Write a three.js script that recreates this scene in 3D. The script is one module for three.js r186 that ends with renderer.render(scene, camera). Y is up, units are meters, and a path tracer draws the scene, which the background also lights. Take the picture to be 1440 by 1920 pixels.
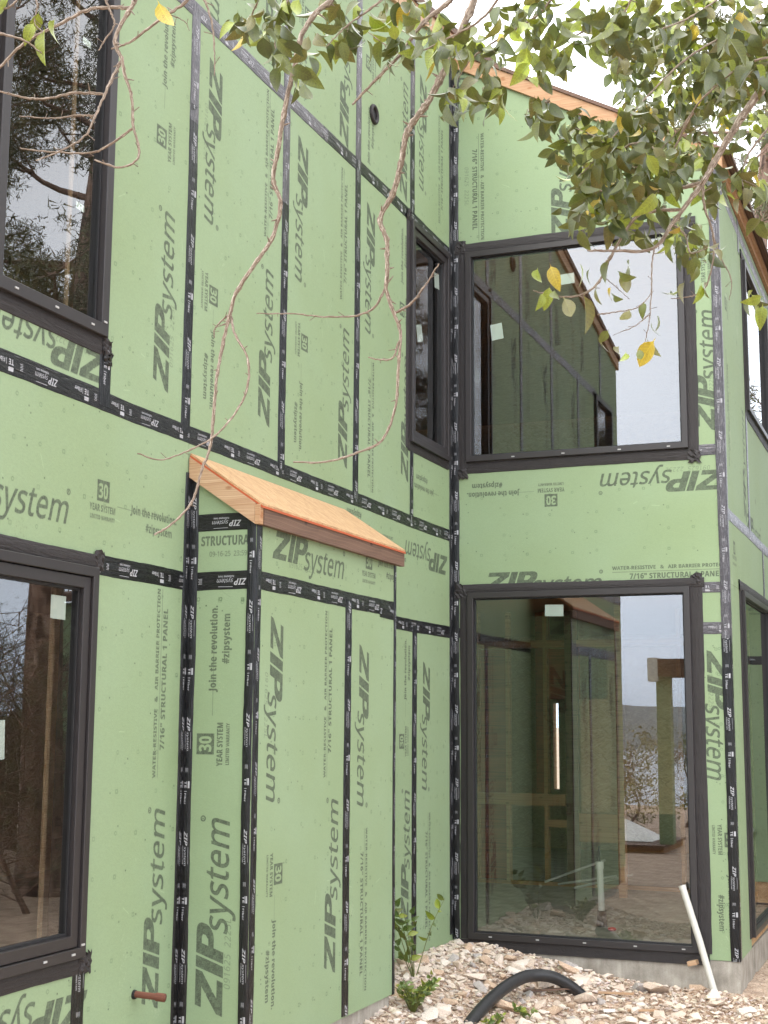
import * as THREE from 'three';
import { mergeGeometries } from 'three/addons/utils/BufferGeometryUtils.js';
import { ConvexGeometry } from 'three/addons/geometries/ConvexGeometry.js';
import { ImprovedNoise } from 'three/addons/math/ImprovedNoise.js';

// ------------------------------------------------------------------ camera, sky, sun, exposure
const scene = new THREE.Scene();
const camera = new THREE.PerspectiveCamera(40.21, 0.75, 0.05, 4000);
camera.position.set(3.7934, 1.6163, 11.1594);
camera.rotation.order = 'YXZ';
camera.rotation.set(0.151, 0.377, 0.0062);
camera.updateMatrixWorld(true);

const renderer = new THREE.WebGLRenderer({ antialias: true });
renderer.setSize(768, 1024);
renderer.toneMapping = THREE.LinearToneMapping;
renderer.toneMappingExposure = 1.06;
renderer.shadowMap.enabled = true;

const V = (x, y, z) => new THREE.Vector3(x, y, z);
const perlin = new ImprovedNoise();
function fbm(x, y, z, o = 4) { let s = 0, a = 0.5; for (let i = 0; i < o; i++) { s += a * perlin.noise(x, y, z); x *= 2.03; y *= 2.03; z *= 2.03; a *= 0.5; } return s; }

const SUN = V(-0.22, 0.62, 0.75).normalize();
{ // bright overcast sky: cloud deck brighter toward the veiled sun, faintly bluer toward the horizon
  const w = 512, h = 256, d = new Float32Array(w * h * 4);
  for (let j = 0; j < h; j++) for (let i = 0; i < w; i++) {
    const el = (j + 0.5) / h * Math.PI - Math.PI / 2, az = (i + 0.5) / w * 2 * Math.PI - Math.PI;
    const x = Math.cos(el) * Math.cos(az), y = Math.sin(el), z = Math.cos(el) * Math.sin(az);
    const c = fbm(x * 2.2 + 3, y * 4.5, z * 2.2, 4);
    const up = Math.max(0, y), t = Math.pow(1 - up, 3);
    const sunward = Math.max(0, x * SUN.x + y * SUN.y + z * SUN.z), L = 2.75 * (1 + 0.28 * c) * (0.92 + 0.08 * up) * (1 + 0.8 * sunward * sunward);
    const k = (j * w + i) * 4;
    d[k] = L * (1.0 - 0.24 * t); d[k + 1] = L * (1.0 - 0.12 * t); d[k + 2] = L * (1.02 + 0.03 * t); d[k + 3] = 1;
  }
  const sky = new THREE.DataTexture(d, w, h, THREE.RGBAFormat, THREE.FloatType);
  sky.mapping = THREE.EquirectangularReflectionMapping; sky.magFilter = THREE.LinearFilter; sky.minFilter = THREE.LinearFilter; sky.needsUpdate = true;
  scene.background = sky; scene.environment = sky;
}
const sun = new THREE.DirectionalLight(0xfff4e4, 0.9);
sun.position.copy(SUN).multiplyScalar(30); sun.target.position.set(0, 0, 0);
sun.castShadow = true; sun.shadow.radius = 34; sun.shadow.mapSize.set(2048, 2048);
Object.assign(sun.shadow.camera, { left: -22, right: 22, top: 22, bottom: -22, near: 1, far: 80 });
scene.add(sun, sun.target);

// ------------------------------------------------------------------ helpers
let seed = 1;
function rnd() { seed = (seed + 0x6D2B79F5) | 0; let t = Math.imul(seed ^ (seed >>> 15), 1 | seed); t = (t + Math.imul(t ^ (t >>> 7), 61 | t)) ^ t; return ((t ^ (t >>> 14)) >>> 0) / 4294967296; }
const rr = (a, b) => a + (b - a) * rnd();
const names = {};
function numbered(n) { const k = names[n] = (names[n] ?? -1) + 1; return k ? n + '_' + String(k).padStart(3, '0') : n; }
function put(name, geo, material, parent = scene) {
  const m = new THREE.Mesh(geo, material); m.name = parent === scene ? numbered(name) : name;
  m.castShadow = m.receiveShadow = true; parent.add(m); return m;
}
function group(name, parent = scene, pos) { const g = new THREE.Group(); g.name = parent === scene ? numbered(name) : name; if (pos) g.position.copy(pos); parent.add(g); return g; }
function tag(o, label, category, extra = {}) { Object.assign(o.userData, { label, category }, extra); return o; }
const structure = (o, label, category) => tag(o, label, category, { kind: 'structure' });
const stuff = (o) => { o.userData.kind = 'stuff'; return o; };
const lin = (r, g, b) => new THREE.Color().setRGB(r, g, b);
// a point given by where it is sighted in the survey photo and its distance in metres
const FOC = 2622.5, camR = V(), camU = V(), camF = V();
camera.matrixWorld.extractBasis(camR, camU, camF); camF.negate();
const at = (px, py, d) => camera.position.clone().addScaledVector(camF, d).addScaledVector(camR, (px - 720) / FOC * d).addScaledVector(camU, -(py - 960) / FOC * d);

// frames of the walls: origin, direction to the right, outward normal
const FR = {
  L: { o: V(0, 0, 6.7), u: V(0, 0, -1), n: V(1, 0, 0) },
  R: { o: V(0, 0, 0), u: V(1, 0, 0), n: V(0, 0, 1) },
  BF: { o: V(0.41, 0, 4.48), u: V(0, 0, -1), n: V(1, 0, 0) },
  BS: { o: V(0, 0, 4.48), u: V(1, 0, 0), n: V(0, 0, 1) },
  S: { o: V(2.286, 0, 0), u: V(0, 0, -1), n: V(1, 0, 0) },
  F: { o: V(2.286, 0, -5.6), u: V(1, 0, 0), n: V(0, 0, 1) },
  E: { o: V(-6, 0, 6.7), u: V(1, 0, 0), n: V(0, 0, 1) },
};
for (const f of Object.values(FR)) f.m = new THREE.Matrix4().makeBasis(f.u, V(0, 1, 0), f.n).setPosition(f.o);
function uvPlanar(g, sx = 1, sy = 1) { // uv in metres from the local x, y
  const p = g.attributes.position, a = new Float32Array(p.count * 2);
  for (let i = 0; i < p.count; i++) { a[2 * i] = p.getX(i) * sx; a[2 * i + 1] = p.getY(i) * sy; }
  g.setAttribute('uv', new THREE.BufferAttribute(a, 2)); return g;
}
function uvBox(g, s = 1) { // uv in metres, by the way each face points
  if (g.index) g = g.toNonIndexed(); g.computeVertexNormals();
  const p = g.attributes.position, n = g.attributes.normal, a = new Float32Array(p.count * 2);
  for (let i = 0; i < p.count; i++) {
    const x = Math.abs(n.getX(i)), y = Math.abs(n.getY(i)), z = Math.abs(n.getZ(i));
    const [u, v] = y > x && y > z ? [p.getX(i), p.getZ(i)] : x > z ? [p.getZ(i), p.getY(i)] : [p.getX(i), p.getY(i)];
    a[2 * i] = u * s; a[2 * i + 1] = v * s;
  }
  g.setAttribute('uv', new THREE.BufferAttribute(a, 2)); return g;
}
function polyShape(pts, holes = []) {
  const s = new THREE.Shape(pts.map(([x, y]) => new THREE.Vector2(x, y)));
  for (const h of holes) s.holes.push(new THREE.Path(h.map(([x, y]) => new THREE.Vector2(x, y))));
  return s;
}
const rect = (u0, u1, y0, y1) => [[u0, y0], [u1, y0], [u1, y1], [u0, y1]];
function slab(fr, pts, d0, d1, holes, bevel = 0) {
  const g = new THREE.ExtrudeGeometry(polyShape(pts, holes), { depth: d1 - d0 - 2 * bevel, bevelEnabled: bevel > 0, bevelThickness: bevel, bevelSize: bevel, bevelOffset: -bevel, bevelSegments: 1, steps: 1 });
  g.translate(0, 0, d0 + bevel); uvPlanar(g); g.applyMatrix4(fr.m); return g;
}
function box(x0, x1, y0, y1, z0, z1) { const g = new THREE.BoxGeometry(x1 - x0, y1 - y0, z1 - z0); g.translate((x0 + x1) / 2, (y0 + y1) / 2, (z0 + z1) / 2); return uvBox(g); }
function beam(a, b, w, h, up = V(0, 1, 0)) { // a board from a to b, w across, h along up
  const d = b.clone().sub(a), len = d.length(); d.normalize();
  const s = new THREE.Vector3().crossVectors(up, d).normalize(), t = new THREE.Vector3().crossVectors(d, s);
  const g = new THREE.BoxGeometry(w, h, len); uvBoard(g, w, h, len);
  g.applyMatrix4(new THREE.Matrix4().makeBasis(s, t, d).setPosition(a.clone().add(b).multiplyScalar(0.5))); return g;
}
function uvBoard(g, w, h, len) { // grain runs along local z
  const p = g.attributes.position, n = g.attributes.normal, a = new Float32Array(p.count * 2), off = rnd() * 3;
  for (let i = 0; i < p.count; i++) {
    const ax = Math.abs(n.getX(i)) > 0.5;
    if (Math.abs(n.getZ(i)) > 0.5) { a[2 * i] = p.getX(i) * 1 + off; a[2 * i + 1] = p.getY(i) * 1; } else { a[2 * i] = p.getZ(i) + off; a[2 * i + 1] = (ax ? p.getY(i) : p.getX(i)) + off; }
  }
  g.setAttribute('uv', new THREE.BufferAttribute(a, 2));
}
function tube(points, radii, seg = 7, rings = 0) { // tapered tube through points
  let pts = points, rad = radii;
  if (rings) {
    const c = new THREE.CatmullRomCurve3(points, false, 'centripetal'); pts = []; rad = [];
    for (let i = 0; i <= rings; i++) { const t = i / rings; pts.push(c.getPoint(t)); const f = t * (radii.length - 1), k = Math.min(radii.length - 2, Math.floor(f)); rad.push(radii[k] + (radii[k + 1] - radii[k]) * (f - k)); }
  }
  const n = pts.length, pos = [], nor = [], uv = [], idx = []; let side = null, len = 0;
  for (let i = 0; i < n; i++) {
    const t = pts[Math.min(n - 1, i + 1)].clone().sub(pts[Math.max(0, i - 1)]).normalize();
    if (!side) side = new THREE.Vector3().crossVectors(t, Math.abs(t.y) < 0.9 ? V(0, 1, 0) : V(1, 0, 0)).normalize();
    side.addScaledVector(t, -side.dot(t)).normalize();
    const b = new THREE.Vector3().crossVectors(t, side);
    if (i) len += pts[i].distanceTo(pts[i - 1]);
    for (let j = 0; j <= seg; j++) {
      const a = j / seg * Math.PI * 2, dx = Math.cos(a), dy = Math.sin(a), q = side.clone().multiplyScalar(dx).addScaledVector(b, dy);
      pos.push(pts[i].x + q.x * rad[i], pts[i].y + q.y * rad[i], pts[i].z + q.z * rad[i]); nor.push(q.x, q.y, q.z); uv.push(len, j / seg * 0.3);
    }
  }
  const w = seg + 1;
  for (let i = 0; i < n - 1; i++) for (let j = 0; j < seg; j++) { const a = i * w + j; idx.push(a, a + 1, a + w, a + 1, a + w + 1, a + w); }
  for (const [i, s] of [[0, 1], [n - 1, -1]]) { // end caps
    const c = pos.length / 3; pos.push(pts[i].x, pts[i].y, pts[i].z); const t = pts[Math.min(n - 1, i + 1)].clone().sub(pts[Math.max(0, i - 1)]).normalize().multiplyScalar(-s); nor.push(t.x, t.y, t.z); uv.push(0, 0);
    for (let j = 0; j < seg; j++) s > 0 ? idx.push(c, i * w + j + 1, i * w + j) : idx.push(c, i * w + j, i * w + j + 1);
  }
  const g = new THREE.BufferGeometry();
  g.setAttribute('position', new THREE.Float32BufferAttribute(pos, 3)); g.setAttribute('normal', new THREE.Float32BufferAttribute(nor, 3)); g.setAttribute('uv', new THREE.Float32BufferAttribute(uv, 2)); g.setIndex(idx); return g;
}

// ------------------------------------------------------------------ textures
function canvas(w, h) { const c = document.createElement('canvas'); c.width = w; c.height = h; return [c, c.getContext('2d')]; }
function tex(c, srgb = true, repeat = true) {
  const t = new THREE.CanvasTexture(c); if (srgb) t.colorSpace = THREE.SRGBColorSpace;
  if (repeat) t.wrapS = t.wrapT = THREE.RepeatWrapping; t.magFilter = THREE.LinearFilter; t.anisotropy = 8; return t;
}
// --- the print on the sheathing boards
const INK = 'rgba(56,64,52,1)';
function zipLogo(x, cap) { // heavy slanted letters with slit cuts, then light slanted lower case; centred on 0, 0
  const s = cap; x.save(); x.translate(-3.25 * s, 0.5 * s); x.transform(1, 0, -0.32, 1, 0, 0); x.scale(s, -s); x.fillStyle = INK;
  const P = (...p) => { x.beginPath(); p.forEach(([a, b], i) => i ? x.lineTo(a, b) : x.moveTo(a, b)); x.closePath(); x.fill(); };
  P([0, 1], [1.12, 1], [1.12, 0.76], [0.48, 0.22], [1.06, 0.22], [1.06, 0], [0, 0], [0, 0.22], [0.66, 0.78], [0, 0.78]);
  P([1.2, 0], [1.56, 0], [1.56, 1], [1.2, 1]);
  x.beginPath(); x.moveTo(1.64, 0); x.lineTo(2.0, 0); x.lineTo(2.0, 0.36); x.lineTo(2.3, 0.36); x.quadraticCurveTo(2.66, 0.4, 2.66, 0.7); x.quadraticCurveTo(2.66, 1, 2.3, 1); x.lineTo(1.64, 1); x.closePath(); x.fill();
  x.globalCompositeOperation = 'destination-out';
  P([2.0, 0.56], [2.2, 0.56], [2.3, 0.66], [2.3, 0.76], [2.2, 0.8], [2.0, 0.8]);
  P([-0.1, 0.60], [0.5, 0.60], [0.5, 0.635], [-0.1, 0.635]); P([0.62, 0.36], [1.2, 0.36], [1.2, 0.39], [0.62, 0.39]);
  x.globalCompositeOperation = 'source-over'; x.restore();
  x.save(); x.translate(-0.72 * s, 0.62 * s); x.transform(1, 0, -0.24, 1, 0, 0); x.fillStyle = INK; x.font = `${s * 1.2}px sans-serif`; x.textAlign = 'left';
  const w = x.measureText('system').width; x.scale(3.7 * s / w, 1); x.fillText('system', 0, 0); x.lineWidth = s * 0.025; x.strokeStyle = INK; x.strokeText('system', 0, 0); x.restore();
  x.lineWidth = s * 0.04; x.strokeStyle = INK; x.beginPath(); x.arc(2.98 * s, -0.36 * s, 0.08 * s, 0, 7); x.stroke();
  x.font = `bold ${s * 0.13}px sans-serif`; x.textAlign = 'center'; x.fillStyle = INK; x.fillText('R', 2.98 * s, -0.315 * s);
}
function fitText(x, t, width, size, font) { x.font = `${font} ${size}px sans-serif`; const w = x.measureText(t).width; x.save(); x.scale(width / w, 1); x.fillText(t, 0, 0); x.strokeStyle = x.fillStyle; x.lineWidth = size * 0.035; x.strokeText(t, 0, 0); x.restore(); }
const PRINT = {
  zip: (x, m) => zipLogo(x, 0.16 * m),
  y30: (x, m) => { x.fillStyle = INK; x.fillRect(-0.055 * m, -0.11 * m, 0.11 * m, 0.105 * m); x.save(); x.globalCompositeOperation = 'destination-out'; x.textAlign = 'center'; x.translate(0, -0.022 * m); fitText(x, '30', 0.085 * m, 0.1 * m, 'bold'); x.restore(); x.textAlign = 'center'; x.save(); x.translate(0, 0.045 * m); fitText(x, 'YEAR SYSTEM', 0.23 * m, 0.045 * m, 'bold'); x.translate(0, 0.042 * m); fitText(x, 'LIMITED WARRANTY', 0.22 * m, 0.028 * m, 'bold'); x.restore(); },
  join: (x, m) => { x.fillStyle = INK; x.textAlign = 'center'; x.save(); x.translate(0, -0.012 * m); fitText(x, 'Join the revolution.', 0.46 * m, 0.058 * m, 'bold'); x.translate(0.05 * m, 0.075 * m); fitText(x, '#zipsystem', 0.27 * m, 0.058 * m, 'bold'); x.restore(); x.fillRect(-0.36 * m, -0.03 * m, 0.5 * m, 0.002 * m); },
  water: (x, m) => { x.fillStyle = INK; x.textAlign = 'center'; x.save(); x.translate(0, -0.022 * m); fitText(x, 'WATER-RESISTIVE   &   AIR BARRIER PROTECTION', 0.98 * m, 0.04 * m, 'bold'); x.restore(); x.fillRect(-0.49 * m, -0.004 * m, 0.98 * m, 0.003 * m); x.save(); x.translate(0.02 * m, 0.055 * m); fitText(x, '7/16" STRUCTURAL 1 PANEL', 0.74 * m, 0.06 * m, 'bold'); x.restore(); },
  code: (x, m) => { x.fillStyle = INK; x.globalAlpha = 0.55; x.textAlign = 'center'; x.font = `${0.05 * m}px monospace`; x.save(); x.transform(1, 0, -0.2, 1, 0, 0); x.fillText('091625 2225L', 0, 0); x.restore(); x.globalAlpha = 1; },
  struct: (x, m) => { x.fillStyle = INK; x.textAlign = 'center'; fitText(x, 'STRUCTURAL', 0.32 * m, 0.07 * m, 'bold'); },
  date: (x, m) => { x.fillStyle = INK; x.textAlign = 'center'; x.globalAlpha = 0.7; fitText(x, '09-16-25  23:59', 0.23 * m, 0.038 * m, ''); x.globalAlpha = 1; },
};
const noiseTile = (() => { const n = 512, a = new Float32Array(n * n); seed = 77; for (let i = 0; i < n * n; i++) a[i] = rnd(); return (x, y) => a[(y & 511) * 512 + (x & 511)]; })();
// wall board surface: u from u0, y from y0, ppm pixels a metre
function boardTexture(u0, u1, y0, y1, ppm, prints, fields, sd) {
  seed = sd; const w = Math.round((u1 - u0) * ppm), h = Math.round((y1 - y0) * ppm);
  const [pc, px] = canvas(w, h);
  for (const [t, rot, u, y] of prints) { px.save(); px.translate((u - u0) * ppm, (y1 - y) * ppm); px.rotate(-rot * Math.PI / 180); PRINT[t](px, ppm); px.restore(); }
  const ink = px.getImageData(0, 0, w, h).data;
  const [c, x] = canvas(w, h);
  x.fillStyle = '#000'; x.fillRect(0, 0, w, h);
  const im = x.getImageData(0, 0, w, h), d = im.data;
  const cw = Math.ceil(w / 16) + 2, ch = Math.ceil(h / 16) + 2, coarse = new Float32Array(cw * ch);
  for (let j = 0; j < ch; j++) for (let i = 0; i < cw; i++) coarse[j * cw + i] = fbm(i * 16 / ppm * 1.3 + sd, j * 16 / ppm * 1.3, sd * 0.37, 4);
  for (let j = 0; j < h; j++) for (let i = 0; i < w; i++) {
    const k = (j * w + i) * 4, a = i / 16, b = j / 16, ia = a | 0, ib = b | 0, fa = a - ia, fb = b - ib, q = ib * cw + ia;
    const n = (coarse[q] * (1 - fa) + coarse[q + 1] * fa) * (1 - fb) + (coarse[q + cw] * (1 - fa) + coarse[q + cw + 1] * fa) * fb;
    const g = noiseTile(i, j) * 0.5 + noiseTile((i >> 2) + 91, (j >> 1) + 37) * 0.5 - 0.5, v = 1 + n * 0.05 + g * 0.05;
    let r = 135 * v, gg = 155 * v, bb = 119 * v * (1 + n * 0.06);
    const al = ink[k + 3] / 255;
    if (al > 0) { // dry, streaky roller ink
      const st = noiseTile((i >> 1) + 11, (j >> 1) + 5) * 0.4 + noiseTile((i >> 3) + 200, (j >> 3) + 9) * 0.3, m = al * Math.min(1, 0.5 + st * 0.75) * 0.9;
      r += (ink[k] - r) * m; gg += (ink[k + 1] - gg) * m; bb += (ink[k + 2] - bb) * m;
    }
    d[k] = r; d[k + 1] = gg; d[k + 2] = bb; d[k + 3] = 255;
  }
  x.putImageData(im, 0, 0);
  // printed fastening marks, nail heads and scuffs
  for (const [a0, a1, b0, b1] of fields) {
    const nu = Math.max(2, Math.round((a1 - a0) / 0.2)), ny = Math.max(2, Math.round((b1 - b0) / 0.21));
    for (let i = 0; i <= nu; i++) for (let j = 0; j <= ny; j++) {
      if (rnd() < 0.25) continue;
      const X = (a0 + 0.07 + (a1 - a0 - 0.14) * i / nu + rr(-0.006, 0.006) - u0) * ppm, Y = (y1 - (b0 + 0.08 + (b1 - b0 - 0.16) * j / ny + rr(-0.01, 0.01))) * ppm, q = 0.0085 * ppm;
      x.strokeStyle = `rgba(70,92,62,${rr(0.3, 0.7)})`; x.lineWidth = 0.0032 * ppm;
      if ((i + j) % 2) { x.strokeRect(X - q, Y - q, 2 * q, 2 * q); } else { x.beginPath(); x.arc(X, Y, q * 1.05, 0.3, 6.2); x.stroke(); }
      if (rnd() < 0.85) { x.fillStyle = `rgba(50,62,44,${rr(0.4, 0.8)})`; x.beginPath(); x.arc(X + rr(-0.1, 0.1) * ppm, Y + rr(-0.06, 0.06) * ppm, 0.0042 * ppm, 0, 7); x.fill(); }
    }
    for (let k = 0; k < (a1 - a0) * (b1 - b0) * 5; k++) { // scratches in the overlay
      x.strokeStyle = rnd() < 0.5 ? 'rgba(205,225,185,0.35)' : 'rgba(95,118,80,0.3)'; x.lineWidth = 0.0025 * ppm; const X = (rr(a0, a1) - u0) * ppm, Y = (y1 - rr(b0, b1)) * ppm, l = rr(0.02, 0.09) * ppm, an = rr(0, 6.28);
      x.beginPath(); x.moveTo(X, Y); x.lineTo(X + Math.cos(an) * l, Y + Math.sin(an) * l); x.stroke();
    }
  }
  for (let k = 0; k < (u1 - u0) * (y1 - y0) * 2.2; k++) { // dusty hand and boot smudges, rain-washed grit
    const X = rnd() * w, Y = rnd() * h, pale = rnd() < 0.55, n = 30 + rnd() * 70, sx = rr(0.02, 0.07) * ppm, sy = rr(0.02, 0.16) * ppm;
    for (let q = 0; q < n; q++) { x.fillStyle = pale ? `rgba(196,204,180,${rr(0.05, 0.2)})` : `rgba(92,100,72,${rr(0.05, 0.2)})`; const a = rnd() * 6.28, d = Math.sqrt(rnd()); x.fillRect(X + Math.cos(a) * d * sx, Y + Math.sin(a) * d * sy, rr(0.5, 2.2), rr(0.5, 4)); }
  }
  const t = tex(c, true, false); t.repeat.set(1 / (u1 - u0), 1 / (y1 - y0)); t.offset.set(-u0 / (u1 - u0), -y0 / (y1 - y0)); return t;
}
// strand relief of the overlaid boards
const strandBump = (() => {
  seed = 5; const [c, x] = canvas(1024, 1024); x.fillStyle = '#808080'; x.fillRect(0, 0, 1024, 1024);
  for (let i = 0; i < 2600; i++) {
    const X = rnd() * 1024, Y = rnd() * 1024, a = rr(-0.7, 0.7) + (rnd() < 0.25 ? 1.5 : 0), l = rr(16, 70), wd = rr(2, 10), g = Math.round(rr(70, 190));
    for (const ox of [0, -1024, 1024]) for (const oy of [0, -1024, 1024]) { if (X + ox < -80 || X + ox > 1104 || Y + oy < -80 || Y + oy > 1104) continue; x.save(); x.translate(X + ox, Y + oy); x.rotate(a); x.fillStyle = `rgba(${g},${g},${g},0.35)`; x.fillRect(-l / 2, -wd / 2, l, wd); x.restore(); }
  }
  const t = tex(c, false); t.repeat.set(1.15, 1.15); return t;
})();
function boardMaterial(map) { return new THREE.MeshStandardMaterial({ map, bumpMap: strandBump, bumpScale: 0.0016, roughness: 0.72 }); }
// seam tape: black with white repeated print
function tapeCanvas(old, sd) { // 1.2 m by 0.095 m
  seed = sd; const W = 2048, H = 160, [c, x] = canvas(W, H);
  x.fillStyle = old ? '#454348' : '#0e0e10'; x.fillRect(0, 0, W, H);
  for (let i = 0; i < (old ? 2200 : 320); i++) { const g = old ? Math.round(rnd() < 0.4 ? rr(150, 215) : rr(25, 120)) : Math.round(rr(24, 60)); x.fillStyle = `rgba(${g},${g - 2},${g + 3},${rr(0.1, 0.4)})`; x.save(); x.translate(rnd() * W, rnd() * H); x.rotate(rr(-0.25, 0.25)); x.fillRect(0, 0, rr(8, 100), rr(1, old ? 4 : 3)); x.restore(); }
  x.fillStyle = old ? 'rgba(205,205,210,0.7)' : 'rgba(205,207,212,0.85)'; x.textAlign = 'left';
  const word = (t, X, Y, s, f = 'bold', sk = 0) => { x.save(); x.translate(X, Y); if (sk) x.transform(1, 0, -sk, 1, 0, 0); x.font = `${f} ${s}px sans-serif`; x.fillText(t, 0, 0); x.restore(); };
  for (const o of [0, 1024]) {
    word('ZIP', o + 60, 92, 78, 'bold', 0.3); word('system', o + 194, 92, 54, '', 0.25); word('FLASHING TAPE', o + 188, 122, 22, 'bold'); x.fillRect(o + 200, 22, 150, 4);
    for (let k = 0; k < 5; k++) x.fillRect(o + 520, 52 + k * 11, 40 - (k % 2) * 8, 4);
    x.fillRect(o + 640, 22, 62, 30); word('TE', o + 640, 108, 58, 'bold'); x.fillRect(o + 728, 64, 5, 46); word('Fiber', o + 744, 106, 42, 'bold');
  }
  if (old) { x.globalCompositeOperation = 'source-atop'; for (let i = 0; i < 420; i++) { x.fillStyle = `rgba(60,58,63,${rr(0.2, 0.6)})`; x.fillRect(rnd() * W, rnd() * H, rr(4, 60), rr(2, 9)); } }
  return c;
}
const wrinkleBump = (() => {
  const n = 512, [c, x] = canvas(n, n), im = x.getImageData(0, 0, n, n);
  for (let j = 0; j < n; j++) for (let i = 0; i < n; i++) {
    const a = i / n * Math.PI * 2, b = j / n * Math.PI * 2, q = fbm(Math.cos(a) * 2.2 + 4, Math.sin(a) * 2.2, Math.cos(b) * 1.3 + Math.sin(b) * 0.7, 4), r = Math.abs(fbm(Math.cos(b) * 2.4, Math.sin(b) * 2.4 + 7, Math.cos(a) * 3.2 + Math.sin(a) * 1.1, 3));
    const v = 128 + q * 150 - (r < 0.03 ? (0.03 - r) * 1800 : 0); const k = (j * n + i) * 4; im.data[k] = im.data[k + 1] = im.data[k + 2] = Math.max(0, Math.min(255, v)); im.data[k + 3] = 255;
  }
  x.putImageData(im, 0, 0); return tex(c, false);
})();
function grain(base, dark, sd, knots = 3, w = 1024, h = 256) { // sawn softwood, grain along u; 1 m by 0.25 m
  seed = sd; const [c, x] = canvas(w, h); x.fillStyle = base; x.fillRect(0, 0, w, h);
  for (let i = 0; i < 420; i++) { x.strokeStyle = dark.replace('A', rr(0.04, 0.22).toFixed(3)); x.lineWidth = rr(0.6, 3); const y = rnd() * h; x.beginPath(); x.moveTo(0, y); for (let k = 1; k <= 8; k++) x.lineTo(k * w / 8, y + Math.sin(k * 1.3 + y * 0.05 + sd) * 5); x.stroke(); }
  for (let i = 0; i < knots; i++) { const X = rnd() * w, Y = rnd() * h; for (let k = 8; k > 0; k--) { x.fillStyle = dark.replace('A', 0.16); x.beginPath(); x.ellipse(X, Y, k * 3.2, k * 1.6, 0, 0, 7); x.fill(); } }
  for (let i = 0; i < 160; i++) { x.fillStyle = dark.replace('A', rr(0.1, 0.4).toFixed(2)); x.fillRect(rnd() * w, rnd() * h, rr(2, 14), 1); }
  const t = tex(c); t.repeat.set(1, 4); return t;
}
const osbTexture = (() => { seed = 9; const [c, x] = canvas(1024, 1024); x.fillStyle = '#b6946c'; x.fillRect(0, 0, 1024, 1024); const cols = ['#bf9d74', '#ae8b62', '#c6a680', '#b8946b', '#a88560', '#bd9a70', '#a07d58']; for (let i = 0; i < 3600; i++) { x.save(); x.translate(rnd() * 1024, rnd() * 1024); x.rotate(rr(-0.9, 0.9)); x.globalAlpha = rr(0.35, 0.85); x.fillStyle = cols[(rnd() * 7) | 0]; x.fillRect(0, 0, rr(30, 120), rr(4, 18)); x.globalAlpha = 0.16; x.fillStyle = '#7a5433'; x.fillRect(0, 0, rr(20, 90), 1.5); x.restore(); } return tex(c); })();
const concreteTexture = (() => { const n = 512, [c, x] = canvas(n, n), im = x.getImageData(0, 0, n, n); for (let j = 0; j < n; j++) for (let i = 0; i < n; i++) { const v = fbm(i / 90, j / 90, 3, 5) * 60 + (noiseTile(i, j) - 0.5) * 26 + fbm(i / 20, j / 200, 8, 3) * 30, k = (j * n + i) * 4; im.data[k] = 158 + v; im.data[k + 1] = 152 + v; im.data[k + 2] = 142 + v; im.data[k + 3] = 255; } x.putImageData(im, 0, 0); return tex(c); })();
const dirtTexture = (() => {
  seed = 21; const n = 1024, [c, x] = canvas(n, n), im = x.getImageData(0, 0, n, n);
  for (let j = 0; j < n; j++) for (let i = 0; i < n; i++) { const v = fbm(i / 120, j / 120, 1, 5) * 70 + (noiseTile(i, j) - 0.5) * 40 + (noiseTile(i >> 2, j >> 2) - 0.5) * 46, k = (j * n + i) * 4; im.data[k] = 176 + v; im.data[k + 1] = 155 + v * 0.95; im.data[k + 2] = 136 + v * 0.88; im.data[k + 3] = 255; }
  x.putImageData(im, 0, 0);
  for (let i = 0; i < 5200; i++) { x.save(); x.translate(rnd() * n, rnd() * n); x.rotate(rnd() * 6.3); const p = rnd(); x.fillStyle = p < 0.45 ? `rgba(98,66,46,${rr(0.3, 0.7)})` : p < 0.8 ? `rgba(214,192,164,${rr(0.3, 0.8)})` : `rgba(150,104,72,${rr(0.3, 0.7)})`; x.fillRect(0, 0, rr(3, 22), rr(2, 6)); x.restore(); }
  return tex(c);
})();
const barkTexture = (() => { seed = 33; const [c, x] = canvas(512, 256); x.fillStyle = '#7d6556'; x.fillRect(0, 0, 512, 256); for (let i = 0; i < 900; i++) { const p = rnd(); x.fillStyle = p < 0.5 ? `rgba(52,38,31,${rr(0.2, 0.6)})` : `rgba(160,138,122,${rr(0.15, 0.5)})`; x.fillRect(rnd() * 512, rnd() * 256, rr(15, 130), rr(1, 5)); } return tex(c); })();
const stemTexture = (() => { seed = 35; const [c, x] = canvas(512, 128); x.fillStyle = '#78695a'; x.fillRect(0, 0, 512, 128); for (let i = 0; i < 900; i++) { const p = rnd(); x.fillStyle = p < 0.5 ? `rgba(84,66,54,${rr(0.15, 0.6)})` : `rgba(205,194,182,${rr(0.15, 0.6)})`; x.fillRect(rnd() * 512, rnd() * 128, rr(3, 26), rr(1, 7)); } const t = tex(c); t.repeat.set(3, 2); return t; })();
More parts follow.
